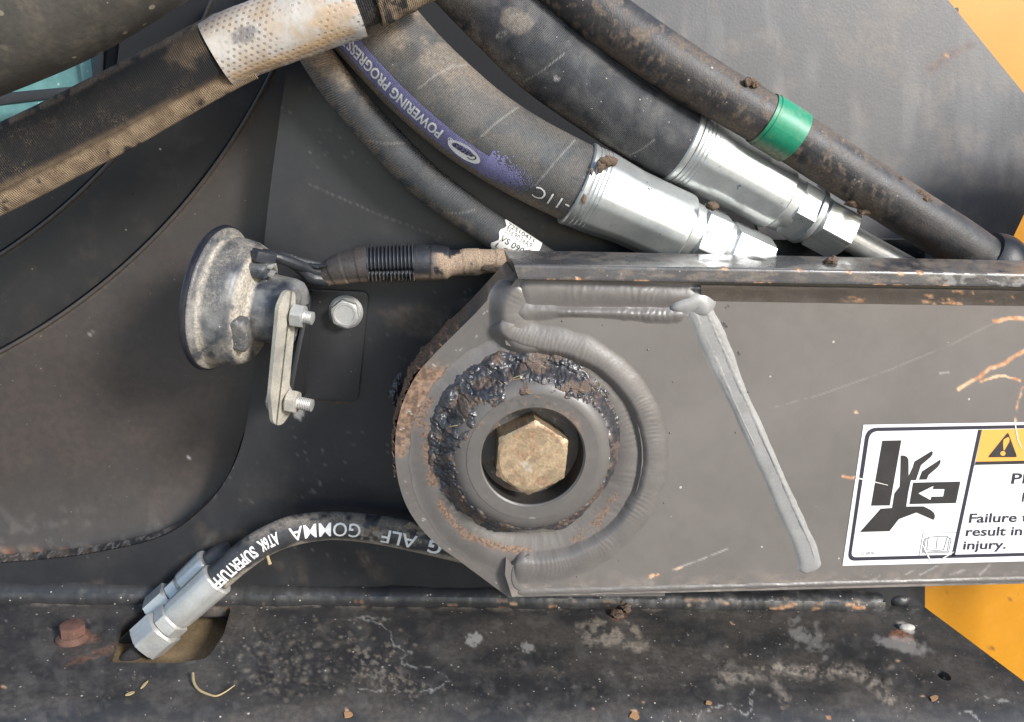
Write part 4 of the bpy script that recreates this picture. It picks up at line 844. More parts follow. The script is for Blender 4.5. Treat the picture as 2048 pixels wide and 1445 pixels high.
# ============================================================ HOSES
def ferrule(root, p0, d, L_, R0, R1, flats=8, mat=M_ZINC, rot=.2, collar=True):
    ap = lambda r: r*.965
    def rf(th, r, t):
        k = math.pi/flats; base = np.minimum(r, ap(r)/np.cos(((th-rot+k) % (2*k))-k)); w = float(sstep(.08, .16, np.array(t/L_))*sstep(1.0, .93, np.array(t/L_))); return r*(1-w)+base*w
    pr = [(0, R0*.93), (.0004, R0*.99), (.0015, R0*1.02), (.0035, R0*1.015)]
    for k in range(4): t = .0052+k*.0028; pr += [(t-.0006, R0*1.0), (t, R0*.985), (t+.0006, R0*1.0)]
    for t in np.linspace(.2, .95, 14): pr.append((L_*t, R0+(R1-R0)*min(1, (t-.2)/.3)))
    pr += [(L_*.985, R1*.985), (L_, R1*.95), (L_, R1*.6)]
    return lathe('ferrule', p0, d, pr, mat, root, 128, rf, sharp=18)

# -- large hose with purple print
hA = thing('large_hydraulic_hose', 'large grey hydraulic hose with a purple printed stripe and zinc ferrule', 'hydraulic hose', tuple(P(1148., 366., YH)))
pA = Path([(560, -170, .100, 88), (640, -72, .098, 88), (718, 21, .094, 88), (822, 138, .090, 86), (905, 215, YH, 84), (971, 266, YH, 82), (1052, 316, YH, 80), (1165, 373, YH, 79)])
oA = tube('hose', pA, M_HOSE, hA, 150, disp=lambda U, T: .0004*(fbm(U*1000, np.cos(T)*20, 30, 4)-.5))
paint(oA, dust=lambda x, y, v: np.maximum.reduce([.7*sstep(150, 0, y-(x-745)*.45)*sstep(.2, .6, fbm(x, y, 60, 4)), .6*stroke(x, y, [(655, 85), (768, 208), (847, 266), (923, 332), (1010, 384), (1113, 438)], 13, 5, 20, 6, .8), .45*blob(x, y, 890, 120, 60, 35, 45, .7, 8), .15*sstep(.4, .7, fbm(x, y, 40, 9))]),
      white=lambda x, y, v: np.maximum.reduce([.25*stroke(x, y, q, 1.6, 1.5, 15, i) for i, q in enumerate([[(836, 178), (870, 152), (905, 132), (934, 131)], [(960, 275), (1000, 240), (1037, 214)], [(1070, 372), (1110, 325), (1150, 280)]])]),
      dark=lambda x, y, v: .35*blob(x, y, 815, 110, 22, 30, 40, .8, 5)+.3*sstep(.66, .72, fbm(x, y, 8, 7))*blob(x, y, 1120, 330, 60))
uu0 = pA.upx(690, 0); uu1 = pA.upx(1010, 290)
def fade(U, T): return U
th0 = R_(24)
pst = patch_hose('print_stripe', pA, uu0-.02, pA.upx(975, 318), R_(24), R_(57), M_PURPLE, hA, nu=120)
# ragged, sprayed-out end of the stripe
VV = []; FF = []; rs = random.Random(3); ue = pA.upx(972, 316); ul = pA.upx(1056, 360)-ue
for i in range(2600):
    k = rs.random()**1.5; u_ = ue+ul*k*rs.uniform(.6, 1.05); t_ = R_(rs.gauss(39-4*k, 9)); sz = .00042*(1.15-k*.6)*rs.uniform(.5, 1.3)
    q = pA.at(np.array([u_-sz, u_+sz, u_+sz, u_-sz]), t_+np.array([-sz, -sz, sz, sz])/.026*rs.uniform(.6, 1.2), np.full(4, .00013+rs.random()*.00008)); j = len(VV); VV += list(q); FF.append((j, j+1, j+2, j+3))
link('print_overspray', mesh('print_overspray', VV, FF), M_PURPLE, hA, None, kind='stuff')
text_hose('lettering', 'POWERING PROGRESS™', pA, pA.upx(688, 84), pA.upx(886, 262), R_(41), .0080, M_PRINT, hA, .028, lift=.0003)
text_hose('lettering', '®', pA, pA.upx(905, 268)-.0015, pA.upx(905, 268)+.0022, R_(37), .0034, M_PRINT, hA, .01, lift=.0003)
uc = pA.upx(936, 294)
a_ = np.linspace(0, 2*math.pi, 40, endpoint=False); ou = uc-.0015+.0105*np.cos(a_)-.003*np.sin(a_); ot = R_(40)+(.0052*np.sin(a_))/.026+.05*np.cos(a_)
V = pA.at(ou, ot, np.full(40, .00032)); link('logo_oval', mesh('logo_oval', V, [list(range(40))]), M_PRINT, hA, None)
text_hose('logo_script', 'Gates', pA, uc-.0095, uc+.0065, R_(40), .0052, M_LBLUE, hA, 0, .35, lift=.00045)
text_hose('lettering', '5-11C', pA, pA.upx(1060, 375), pA.upx(1166, 415), R_(38), .0098, M_PRINT, hA, -.004, lift=.0003)
dA = nrm(P(1359., 461., YH+.001)-P(1150., 366., YH)); p0 = P(1150., 366., YH); LA = float(np.linalg.norm(P(1359., 461., YH+.001)-p0)); kA = float(mpp(p0))
fe = ferrule(hA, p0, dA, LA, 84*kA, 77*kA, 8, rot=R_(-12))
lump('mud_lump', P(1215., 323., .060), .0052, M_MUD, hA, 51, .7, (1.3, .5, .9)); lump('mud_lump', P(1203., 330., .060), .004, M_MUD, hA, 52, .7, (1, .5, 1.2))
for i, (x, y, l) in enumerate([(1183, 345, 5), (1178, 368, 6), (1170, 385, 5), (1168, 398, 7)]): lump('mud_lump', P(float(x), float(y), .0605), .0004*l, M_MUD, hA, 60+i, .7, (.6, .4, 1.2), 3)
pn = p0+dA*(LA+.0005)
lathe('neck', pn-dA*.002, dA, [(0, 66*kA), (.006, 66*kA), (.012, 64*kA)], M_ZINC, hA, 64)
afA = 130*kA
n1 = lathe('hex_nut', pn+dA*.0065, dA, hexprof(.0215, afA, top=True, bot=True), M_ZINC, hA, 144, hexf(afA, R_(-16)), sharp=25)
lathe('adapter_collar', pn+dA*.028, dA, [(0, 60*kA), (.004, 60*kA), (.005, 55*kA)], M_ZINC, hA, 64)
lathe('adapter', pn+dA*.0325, dA, hexprof(.032, 117*kA, top=True, bot=True), M_ZINC, hA, 144, hexf(117*kA, R_(-12)), sharp=25)
lump('mud_lump', P(1425., 412., .062), .0042, M_MUD, hA, 71, .6, (1.1, .8, .8))
# stamped letters on the nut face
dd, aa, bb = frame_from(dA); fn = math.cos(R_(-16))*aa+math.sin(R_(-16))*bb; fb_ = np.cross(dd, fn)
nc = pn+dA*(.0065+.0108)+fn*(afA/2+.00015)
for k, s_ in enumerate(['ALTOR', 'FGS', 'ALLOR']):
    v, f = text2d(s_, -.012); w_ = (v[:, 0]-v[:, 0].mean())*.0052; h_ = (v[:, 1]-.35)*.0052
    # letters run across the nut, up along the axis of the hose reversed
    V = nc[None]-fb_[None]*w_[:, None]+(-dA)[None]*(h_+(1-k)*.0054)[:, None]
    link('stamping', mesh('stamping', V, f), M_LGREY, hA, None)

# -- second large hose
hB = thing('large_hydraulic_hose', 'blotchy black hydraulic hose without print, between the purple printed and green taped hoses', 'hydraulic hose', tuple(P(1357., 289., YH)))
YB2 = .094
pB = Path([(850, -140, .104, 80), (930, -52, .101, 80), (1013, 33, .098, 80), (1093, 111, YB2, 79), (1190, 183, YB2, 77), (1292, 252, YB2, 75), (1372, 297, YB2, 73)])
oB = tube('hose', pB, M_HOSE2, hB, 130, disp=lambda U, T: .0004*(fbm(U*1000, np.cos(T)*20, 30, 14)-.5))
paint(oB, dust=lambda x, y, v: np.maximum.reduce([.6*blob(x, y, 1035, 45, 34, 24, 20, .35, 4, .2), .65*stroke(x, y, [(870, -20), (905, 20), (958, 90), (1000, 140), (1044, 173)], 20, 8, 20, 5, .8)*sstep(.3, .55, fbm(x, y, 18, 6)), .45*sstep(60, 0, y)*sstep(980, 920, x), .4*stroke(x, y, [(1100, 211), (1165, 249), (1255, 317)], 8, 5, 14, 9, .8), .07*sstep(.45, .7, fbm(x, y, 26, 7))]),
      white=lambda x, y, v: np.maximum.reduce([.08*sstep(.45, .7, fbm(x, y, 30, 17)), .3*stroke(x, y, [(1258, 312), (1285, 298), (1310, 280)], 1.3, 1), .35*stroke(x, y, [(1046, 165), (1085, 142), (1128, 108)], 1.2, 1, 15, 3), .6*np.abs(blob(x, y, 1003, 70, 11, 5, -25)-blob(x, y, 1003, 70, 8, 3, -25)), .7*blob(x, y, 1113, 158, 6, 5)]))
dB = nrm(P(1556., 398., YB2)-P(1357., 289., YB2)); p0 = P(1357., 289., YB2); LB = float(np.linalg.norm(P(1556., 398., YB2)-p0)); kB = float(mpp(p0))
ferrule(hB, p0, dB, LB, 74*kB, 67*kB, 8, rot=R_(-14))
pn = p0+dB*(LB+.0003)
lathe('neck', pn-dB*.002, dB, [(0, 62*kB), (.007, 60*kB), (.012, 58*kB)], M_ZINC, hB, 64)
afB = 114*kB
lathe('hex_nut', pn+dB*.0055, dB, hexprof(.0165, afB, top=False, bot=True), M_ZINC, hB, 144, hexf(afB, R_(-18)), sharp=25)
lathe('nut_collar', pn+dB*.0221, dB, [(0, 63*kB), (.0015, 64*kB), (.004, 63*kB), (.0052, 58*kB)], M_ZINC, hB, 72)
lathe('adapter', pn+dB*.0285, dB, hexprof(.027, 106*kB, top=True, bot=True), M_ZINC, hB, 144, hexf(106*kB, R_(-14)), sharp=25)
pt = Path([pn+dB*.055, pn+dB*.085, pn+dB*.13], world=True, rad=[28*kB, 28*kB, 28*kB]); tube('tube_end', pt, M_ZINC2, hB, 40)
lump('mud_lump', P(1712., 405., .070), .0045, M_MUD, hB, 81, .6, (1.8, .8, .8)); lump('mud_lump', P(1730., 424., .070), .0035, M_MUD, hB, 82, .6, (1.5, .8, .8))
ev = P(1388., 226., YB2-.02)
# -- thin steel strip lying between hoses two and three
ps = Path([(1090, -10, .080, 9), (1150, 55, .080, 9), (1210, 110, .080, 9), (1290, 165, .080, 8), (1394, 224, .082, 8)])
o = tube('edge_strip', ps, M_TAPE, None, 16); tag(o, 'thin dusty edge strip squeezed between the two upper right hoses', 'strip')

# -- third hose with green tape
hC = thing('taped_hydraulic_hose', 'scuffed black hose wrapped with one band of green tape', 'hydraulic hose', tuple(P(1990., 520., .08)))
YC_ = .074
pC = Path([(1000, -130, .082, 54), (1060, -83, .080, 54), (1140, -20, .078, 54), (1220, 43, .076, 53), (1320, 113, YC_, 53), (1420, 176, YC_, 51), (1523, 236, YC_, 50), (1588, 276, YC_, 50), (1690, 342, YC_, 49), (1800, 412, .076, 48), (1905, 480, .080, 48), (1985, 535, .084, 48), (2040, 580, .09, 48)])
oC = tube('hose', pC, M_HOSE3, hC, 60, disp=lambda U, T: .0006*(fbm(U*1000, np.cos(T)*20+np.sin(T)*9, 12, 24)-.5))
paint(oC, dust=lambda x, y, v: np.maximum.reduce([.6*stroke(x, y, [(1190, 90), (1290, 160), (1396, 227), (1498, 279), (1559, 317), (1660, 378), (1744, 429)], 22, 9, 25, 5, .9)*sstep(.25, .5, fbm(x, y, 20, 6)), .4*stroke(x, y, [(1348, 75), (1480, 158), (1548, 196), (1640, 250), (1715, 293), (1880, 402)], 9, 5, 14, 7, .8), .6*blob(x, y, 1280, 68, 20, 12, 20, .6, 6), .55*sstep(.58, .68, fbm(x, y, 11, 16))*sstep(1850, 1700, x), .05*sstep(1700, 1500, x)]))
u0 = pC.upx(1523, 236); u1 = pC.upx(1588, 276)
for i, (ua, ub, lf, nm) in enumerate([(u0, u1, .0007, 'green_tape'), (u0+.0025, u1, .0011, 'green_tape')]):
    o = tube(nm, pC, M_GREEN, hC, 60, u0=ua, u1=ub, lift=lf, caps=False)
    paint(o, dust=lambda x, y, v: .75*stroke(x, y, [(1490, 285), (1520, 300), (1565, 322)], 14, 7, 14, 5, .8)+.15*sstep(.5, .7, fbm(x, y, 14, 6)))
for i, (x, y, l) in enumerate([(1497, 163, 11), (1510, 170, 8), (1838, 386, 10), (1848, 396, 12), (1800, 358, 7), (1858, 400, 7)]): lump('mud_lump', P(float(x), float(y), .060+.004*(x > 1600)), .00034*l, M_MUD, hC, 90+i, .7, (1.2, .8, .8))
# dark boot where it turns down
pe = Path([(1968, 545, .084, 56), (1985, 530, .084, 60), (2000, 540, .086, 56), (2008, 552, .088, 40)])
tube('end_boot', Path([(1962, 512, .083, 52), (1976, 522, .083, 62), (1990, 534, .084, 64), (2006, 548, .085, 58), (2020, 566, .087, 40)]), surf('dull boot', (.03, .03, .033), .5, dust=.45, bump=.25, dust_col=(.2, .16, .12)), hC, 48)

# -- small hose with a paper tag
hD = thing('small_hydraulic_hose', 'thin ribbed grey hose with a white printed part tag at its lower end', 'hydraulic hose', tuple(P(1010., 485., .1)))
pD = Path([(545, -60, .085, 33), (588, 25, .088, 34), (623, 94, .090, 34), (668, 163, .092, 35), (715, 220, .094, 35), (775, 287, .095, 36), (845, 358, .096, 36), (925, 420, .096, 35), (985, 462, .096, 34), (1060, 510, .096, 33), (1150, 570, .096, 33)])
oD = tube('hose', pD, M_HOSE4, hD, 48)
paint(oD, dust=lambda x, y, v: np.maximum.reduce([.85*sstep(185, 130, y-(x-660)*.35+10*(fbm(x, y, 20, 4)-.5)*6), .4*stroke(x, y, [(591, 107), (633, 173), (678, 228), (726, 280), (781, 343), (858, 415), (934, 460)], 12, 5, 20, 6, .8)*sstep(.3, .5, fbm(x, y, 18, 9)), .06*sstep(.5, .7, fbm(x, y, 22, 8))]),
      white=lambda x, y, v: np.maximum.reduce([.2*stroke(x, y, [(730, 280), (770, 288), (810, 286)], 1.2, 1), .2*stroke(x, y, [(885, 425), (920, 428), (950, 420)], 1.2, 1)]))
u0 = pD.upx(990, 466)+.002; u1 = pD.upx(1065, 514)
tg = patch_hose('part_tag', pD, u0, u1, R_(-75), R_(70), M_TAGPAPER, hD, .0004, edge=lambda U, T: U+.0015*np.sin(T*7)*(U < u0+.002)+.004*np.sin(T)*0)
def tagtext(s_, th, a, b, h): text_hose('lettering', s_, pD, a, b, R_(th), h, M_LBLACK, tg, .0, lift=.0006, flip=False)
tl = u1-u0
for k, (s_, th) in enumerate([('72S10411', -52), ('3569034A9', -28), ('VS 0905', 2), ('L.C.1H', 32)]): tagtext(s_, th, u0+.002, u0+.002+tl*.72, .0042)
rs = random.Random(2); VV = []; FF = []
for i in range(9):
    for j in range(9):
        if rs.random() < .5:
            q = pD.at(np.array([0, .0009, .0009, 0])+u0+.0012+i*.0009, R_(44)+np.array([0, 0, 1, 1])*.07+j*.07, np.full(4, .0006)); k = len(VV); VV += list(q); FF.append((k, k+1, k+2, k+3))

# -- lower hose with white lettering
hE = thing('printed_hydraulic_hose', 'black hose with white lettering curving down into the ledge slot', 'hydraulic hose', tuple(PL(330., 1290.)))
YE1 = .083
pE = Path([(408, 1186, .080, 27), (432, 1160, .081, 28), (480, 1118, YE1, 29), (532, 1083, YE1, 29), (592, 1060, .085, 30), (665, 1052, .087, 28), (742, 1058, .088, 28.5), (828, 1074, .088, 29), (930, 1099, .086, 28), (1010, 1120, .084, 28)])
oE = tube('hose', pE, M_HOSE5, hE, 48)
paint(oE, dust=lambda x, y, v: np.maximum.reduce([.7*stroke(x, y, [(500, 1066), (560, 1038), (656, 1026), (732, 1031), (828, 1046), (900, 1062)], 17, 7, 14, 5, .8)*sstep(.25, .5, fbm(x, y, 16, 5)), .9*stroke(x, y, [(454, 1172), (496, 1143), (546, 1114), (599, 1092), (675, 1083), (752, 1090), (828, 1106), (927, 1124)], 6, 3, 14, 6, .6), .8*blob(x, y, 740, 1070, 26, 22, 0, .7, 7)*sstep(.35, .5, fbm(x, y, 12, 7)), .75*blob(x, y, 830, 1062, 50, 20, 10, .8, 8)*sstep(.4, .5, fbm(x, y, 12, 8))]))
ux = lambda x, y: pE.upx(x, y)
def pE_t(s_, xa, ya, xb, yb, th, h, bold=.03): text_hose('lettering', s_, pE, ux(xa, ya), ux(xb, yb), R_(th), h, M_PRINT, hE, bold, lift=.0003)
pE_t('SUPERTUFF', 437, 1157, 520, 1090, 14, .0088); pE_t('AT6K', 526, 1087, 562, 1070, 10, .0088)
pE_t('GOMMA', 583, 1062, 722, 1056, 18, .0105, .006); pE_t('ALF', 764, 1060, 834, 1076, 24, .0105, .010); pE_t('G', 858, 1080, 884, 1087, 24, .0105, .03)
for i, (x, y, l) in enumerate([(735, 1066, 12), (748, 1058, 8), (820, 1052, 10), (842, 1056, 9), (860, 1062, 8)]): lump('mud_lump', P(float(x), float(y), .0785), .00034*l, surf('grey mud', (.16, .13, .10), .95, bump=.9, dust=.3), hE, 120+i, .7, (1.3, .35, .8))
lathe('twig', P(533., 1106., .078), P(540., 1129., .074)-P(533., 1106., .078), [(0, .0012), (.006, .0011), (.0085, .0014), (.009, .0005)], M_STRAW, hE, 8)
pF0 = P(436., 1156., YE1-.001); pF1 = P(352., 1232., .076); dF = nrm(pF1-pF0); LF = float(np.linalg.norm(pF1-pF0)); kF = float(mpp(pF0))
def fit(root, p0, d, L_, k, s=1., mat=M_ZINC2, rot=0.):
    lathe('ferrule', p0, d, [(0, 31*k), (.0003, 35*k), (.0015, 37*k), (L_*.9, 34*k), (L_, 31*k), (L_, 20*k)], mat, root, 96, lambda th, r, t: np.minimum(r, r*.975/np.cos(((th-.3+math.pi/8) % (math.pi/4))-math.pi/8)), sharp=18)
    lathe('hex_nut', p0+d*(L_+.0002), d, hexprof(.0095, 72*k*s, top=True, bot=True), mat, root, 96, hexf(72*k*s, R_(10)+rot), sharp=25)
    lathe('hex_body', p0+d*(L_+.0098), d, hexprof(.019, 86*k*s, top=True, bot=True), mat, root, 96, hexf(86*k*s, R_(-6)+rot), sharp=25)
    lathe('tube_stub', p0+d*(L_+.0285), d, [(0, 17*k*s), (.05, 17*k*s)], M_HOSE5, root, 40)
fit(hE, pF0, dF, LF, kF, .88)
# second fitting just behind
hG = thing('hose_fitting', 'second zinc hose fitting half hidden behind the one in the ledge slot', 'hose fitting', tuple(PL(280., 1260.)))
q0 = P(425., 1128., .103); q1 = P(372., 1176., .099); dG = nrm(q1-q0)
fit(hG, q0, dG, float(np.linalg.norm(q1-q0)), float(mpp(q0)), .82, M_ZINC, .5)
pG = Path([q0-dG*.012+np.array((0, .004, 0)), q0, q0+dG*.02], world=True, rad=[.0095]*3)
tube('hose', Path([q0+dG*.004, q0-dG*.006, q0-dG*.014+np.array((.002, .003, -.004))], world=True, rad=[.0095]*3), M_HOSE5, hG, 32)

# ============================================================ HORN AND BRACKET
YHo = .078
hn = thing('horn', 'round dusty signal horn with its dark cover facing left', 'horn', tuple(P(430., 740., YHo)))
hA_ = nrm((.965, -.20, -.135)); kH = .95*float(mpp(P(430., 600., YHo)))
hc = P(442., 598., YHo)
body = lathe('horn_body', hc, hA_, [(a*kH, b*kH) for a, b in [(-6, 100), (-6, 147), (-3, 150), (3, 150), (6, 147), (8, 139), (14, 135), (38, 134), (58, 131), (70, 126), (78, 118), (83, 107), (85, 94), (86, 82), (88, 76), (95, 73), (152, 71), (165, 67), (173, 57), (176, 40), (176, 0)]], M_HORN, hn, 160, sharp=50, dense=.0011)
paint(body, dust=lambda x, y, v: np.clip(.9*sstep(8*kH, 14*kH, ((v-hc) @ hA_))*sstep(30*kH, 16*kH, (v-hc) @ hA_)+.9*sstep(70*kH, 80*kH, (v-hc) @ hA_)*sstep(100*kH, 88*kH, (v-hc) @ hA_)+.6*sstep(640, 740, y)*sstep(.3, .5, fbm(x, y, 20, 5)), 0, 1)*sstep(.2, .5, fbm(x, y, 22, 4)))
lathe('horn_cover', hc-hA_*5*kH, -hA_, [(a*kH, b*kH) for a, b in [(-5, 149), (-4, 153.5), (3, 155), (8, 152), (13, 142), (24, 105), (32, 60), (34, 0)]], M_HORNF, hn, 96, sharp=50)
dd, aa, bb = frame_from(hA_, (0, -1, 0))
def onhorn(t, r, ang): return hc+hA_*t*kH+(math.cos(R_(ang))*aa+math.sin(R_(ang))*bb)*r*kH
def nub(name, t, r, ang, rx, ry, h):
    rad = math.cos(R_(ang))*aa+math.sin(R_(ang))*bb; tn = np.cross(hA_, rad); c = onhorn(t, r, ang)
    o_ = round_poly([(-rx, -ry), (rx, -ry), (rx, ry), (-rx, ry)], min(rx, ry)*.8, 6)*kH; V = [c+tn*a+rad*b for a, b in o_]; V2 = [q+hA_*h*kH for q in V]; V3 = [c+hA_*(h+4)*kH+(q-c)*.86 for q in V]; n = len(V)
    fs = [[i, (i+1) % n, n+(i+1) % n, n+i] for i in range(n)]+[[n+i, n+(i+1) % n, 2*n+(i+1) % n, 2*n+i] for i in range(n)]+[list(range(2*n, 3*n))]
    return link(name, mesh(name, np.array(V+V2+V3), fs), M_HORN, hn, 50)
def find_ang(px, py, t, r): 
    A = np.arange(0, 360, 2); q = [proj(onhorn(t, r, a)) for a in A]; return float(A[np.argmin([(x-px)**2+(y-py)**2 for x, y in q])])
nub('lug', 72, 100, find_ang(473, 668, 95, 96), 38, 17, 26)
nub('terminal_block', 74, 98, find_ang(505, 522, 100, 96), 26, 15, 34)
tA = find_ang(505, 522, 100, 96)
for k in (-8, 10):
    c = onhorn(98, 96+k, tA); tn = np.cross(hA_, math.cos(R_(tA))*aa+math.sin(R_(tA))*bb); rad = math.cos(R_(tA))*aa+math.sin(R_(tA))*bb
    box('terminal', [c+tn*a*kH+rad*b*kH+hA_*h*kH for h in (0, 24) for a, b in ((-9, -2), (9, -2), (9, 2), (-9, 2))], M_ZINC2, hn)
# strap
se = onhorn(192, 0, 0); sn_ = nrm((.84, -.53, -.12))
smap = lambda x, y: PN(np.asarray(x, float), np.asarray(y, float), se, sn_)
sc0 = proj(se)
strap = thing('mounting_strap', 'dusty flat steel strap hanging from the horn down to the bracket', 'strap', tuple(smap(550., 850.)))
so_ = round_poly([(566, 578), (584, 582), (584, 640), (572, 770), (592, 800), (556, 851), (540, 846), (534, 790), (548, 640), (550, 612)], [12, 10, 4, 8, 10, 12, 8, 6, 4, 12], 6)
o = prism('bar', so_, smap, sn_*.0028, M_STRAP, strap)
nx = smap(576., 628.)+hA_*.0029
lathe('nut', nx, hA_, hexprof(.0075, .0135, bot=True), M_ZINC2, strap, 96, hexf(.0135, .3), sharp=25)
lathe('stud', nx+hA_*.0075, hA_, [(0, .0042)]+[(t, .0042-.0005*(i % 2)) for i, t in enumerate(np.linspace(.0005, .0055, 11))]+[(.006, .003)], M_ZINC2, strap, 32, sharp=60)
by = smap(566., 800.)+hA_*.0029
lathe('nut', by, hA_, hexprof(.0070, .0138, bot=True), M_STRAP, strap, 96, hexf(.0138, .1), sharp=25)
lathe('stud', by+hA_*.007, hA_, [(0, .0042)]+[(t, .0042-.0005*(i % 2)) for i, t in enumerate(np.linspace(.0005, .0095, 17))]+[(.010, .003)], M_ZINC2, strap, 32, sharp=60)
lathe('bolt_head', by-hA_*.0062, -hA_, hexprof(.0055, .0140), M_STRAP, strap, 96, hexf(.0140, .4), sharp=25)
# angle bracket
ab = thing('angle_bracket', 'black bent steel bracket with rounded corners bolted to the side plate', 'bracket', tuple(P(660., 800., YP)))
bo = round_poly([(606, 578), (738, 584), (716, 806), (596, 796)], [8, 16, 16, 4], 6)
prism('base_leg', bo, lambda x, y: P(x, y, YP-.0035), (0, .0033, 0), M_FRAME, ab, .0006)
c1 = P(620., 580., YP-.0035); c2 = P(606., 792., YP-.0035); o1_ = smap(612., 620.); o2_ = smap(578., 792.)
t_ = np.array((.0032, 0, 0))
V = [c1, c2, o2_, o1_]; box('side_leg', [q-t_*.5 for q in V]+[q+t_*.5 for q in V], M_FRAME, ab, .0006)
# flange bolt
fbt = thing('flange_bolt', 'clean zinc flange bolt holding the black bracket to the side plate', 'bolt', tuple(P(690., 620., YP)))
fp = P(692., 624., YP-.0036); kf = float(mpp(fp))
lathe('flange', fp, (0, -1, 0), [(0, 34*kf), (.001, 34*kf), (.0025, 29*kf)], M_ZINC2, fbt, 64)
lathe('head', fp+np.array((0, -.0022, 0)), (0, -1, 0), hexprof(.0075, 50*kf), M_ZINC2, fbt, 96, hexf(50*kf, R_(10)), ref=(1, 0, 0), sharp=25)
lathe('head_rim', fp+np.array((0, -.0096, 0)), (0, -1, 0), [(0, 23*kf), (.0006, 22*kf), (.0006, 19*kf), (.0002, 18*kf), (.0002, .0001)], M_ZINC2, fbt, 48)

# ============================================================ WIRE HARNESS
wh = thing('wire_harness', 'black corrugated wire conduit with taped ends leading to the horn', 'wire harness', tuple(P(740., 560., .085)))
YW = .086
def flatten(T, U): return 1-.10*np.exp(-((T-R_(38))/.16)**2)
pW = Path([(640, 556, .088, 20), (668, 543, .087, 27), (700, 534, YW, 32), (735, 528, YW, 34), (790, 526, YW, 36), (830, 525, YW, 36)])
t1 = tube('tape_wrap', pW, M_TAPE, wh, 48, u1=pW.upx(738, 528), disp=lambda U, T: .0005*(np.floor(U/.009) % 2)+.0006*(fbm(U*1000, T*5, 6, 3)-.5))
ring0, ring1 = pW.upx(737, 528), pW.upx(828, 525)
pW2 = Path([(735, 528, YW, 34), (765, 527, YW, 35), (800, 526, YW, 36), (832, 525, YW, 36)], n=420)
NR = 13; Lr = pW2.len
con = tube('conduit', pW2, M_CONDUIT, wh, 64, disp=lambda U, T: 0.0010*np.tanh(1.6*np.sin(U/Lr*NR*2*math.pi))-.0035*np.exp(-((T-R_(28))/.10)**2), sharp=60)
paint(con, dust=lambda x, y, v: .5*sstep(548, 562, y)*sstep(.4, .6, fbm(x, y, 8, 4)))
pW3 = Path([(828, 525, YW, 36), (860, 526, YW, 35), (895, 527, YW, 31), (902, 527, YW, 27), (950, 524, YW, 25), (1000, 522, YW, 23), (1060, 522, YW, 22)])
t2 = tube('tape_wrap', pW3, M_TAPE, wh, 48, disp=lambda U, T: .0006*(fbm(U*1000, T*5, 8, 13)-.5)+.0005*(np.floor(U/.011) % 2))
paint(t2, dust=lambda x, y, v: np.maximum(.95*sstep(.30, .45, fbm(x, y, 22, 4)+.0016*(x-880)+.006*(y-535))*sstep(855, 885, x), .6*sstep(545, 556, y)))
paint(t1, dust=lambda x, y, v: .7*sstep(556, 566, y-(x-700)*-.05)+.1)
lump('mud_lump', P(985., 538., .078), .004, M_MUD, wh, 140, .6, (2.2, .7, .8)); lump('mud_lump', P(955., 545., .079), .003, M_MUD, wh, 141, .6, (2, .7, .8))
for i, ks in enumerate([[(650, 548, .086, 10), (620, 540, .080, 11), (590, 528, .072, 11), (560, 517, .066, 11), (530, 508, .062, 9)], [(655, 560, .086, 14), (625, 556, .082, 14), (605, 540, .078, 12), (570, 522, .072, 9), (535, 516, .068, 8)], [(660, 540, .088, 9), (632, 530, .084, 9), (600, 522, .078, 8), (565, 512, .072, 8), (525, 504, .068, 7)]]):
    tube('wire', Path(ks), M_TAPE, wh, 24, disp=lambda U, T: .0003*(fbm(U*1000, T*5, 5, 23+i)-.5))
cc = P(520., 512., .058); 
tn = nrm(P(560., 520., .066)-cc); _, a3, b3 = frame_from(tn)
box('connector', [cc+tn*t+a3*a+b3*b for t in (-.004, .009) for a, b in ((-.0045, -.0035), (.0045, -.0035), (.0045, .0035), (-.0045, .0035))], M_CONDUIT, wh, .0008)
for i in range(3): lathe('tape_tail', P(612.+i*9, 528.+i*3, .080), (.7, -.3, .15*(i-1)), [(0, .0002), (.003, .0016), (.008, .0012), (.010, .0002)], M_TAPE, wh, 8, ref=(0, 0, 1))

# ============================================================ SLEEVE AND OVERHEAD TUBE
slv = thing('mesh_sleeve', 'black woven protective sleeve with tan dust and a perforated white wrap', 'hose sleeve', tuple(P(250., 290., .05)))
def mk_mesh_mat():
    s = NT('woven sleeve'); sp_ = s.n('ShaderNodeSeparateXYZ'); s.l(s.uv(), sp_.inputs[0])
    a = s.math('MULTIPLY', sp_.outputs[0], 900.); b = s.math('MULTIPLY', sp_.outputs[1], 140.)
    w = s.math('MULTIPLY', s.math('SINE', s.math('MULTIPLY', s.math('ADD', a, b), 3.1416)), s.math('SINE', s.math('MULTIPLY', s.math('SUBTRACT', a, b), 3.1416)))
    n_ = s.noise(40, 6, .65); n2 = s.noise(1500, 3, .7); dm = s.math('MULTIPLY', s.ramp(n_, .42, .72, .0, .8), s.ramp(n2, .5, .62), True)
    dm = s.math('MULTIPLY', dm, s.ramp(w, -.3, .4, 1., .35)); da = s.math('MULTIPLY', s.attr('dust'), s.ramp(n2, .3, .6, .55, 1.1), True)
    dm = s.math('MAXIMUM', dm, da)
    c = s.mix(dm, (.011, .011, .013), s.mix(s.ramp(s.noise(120, 4), .35, .65), (.24, .165, .10), (.40, .29, .18))); s.l(c, s.b.inputs['Base Color']); s.b.inputs['Roughness'].default_value = .8
    bp = s.n('ShaderNodeBump'); bp.inputs['Strength'].default_value = .9; bp.inputs['Distance'].default_value = .0009; s.l(w, bp.inputs['Height']); s.l(bp.outputs[0], s.b.inputs['Normal']); return s.m
M_SLEEVE = mk_mesh_mat()
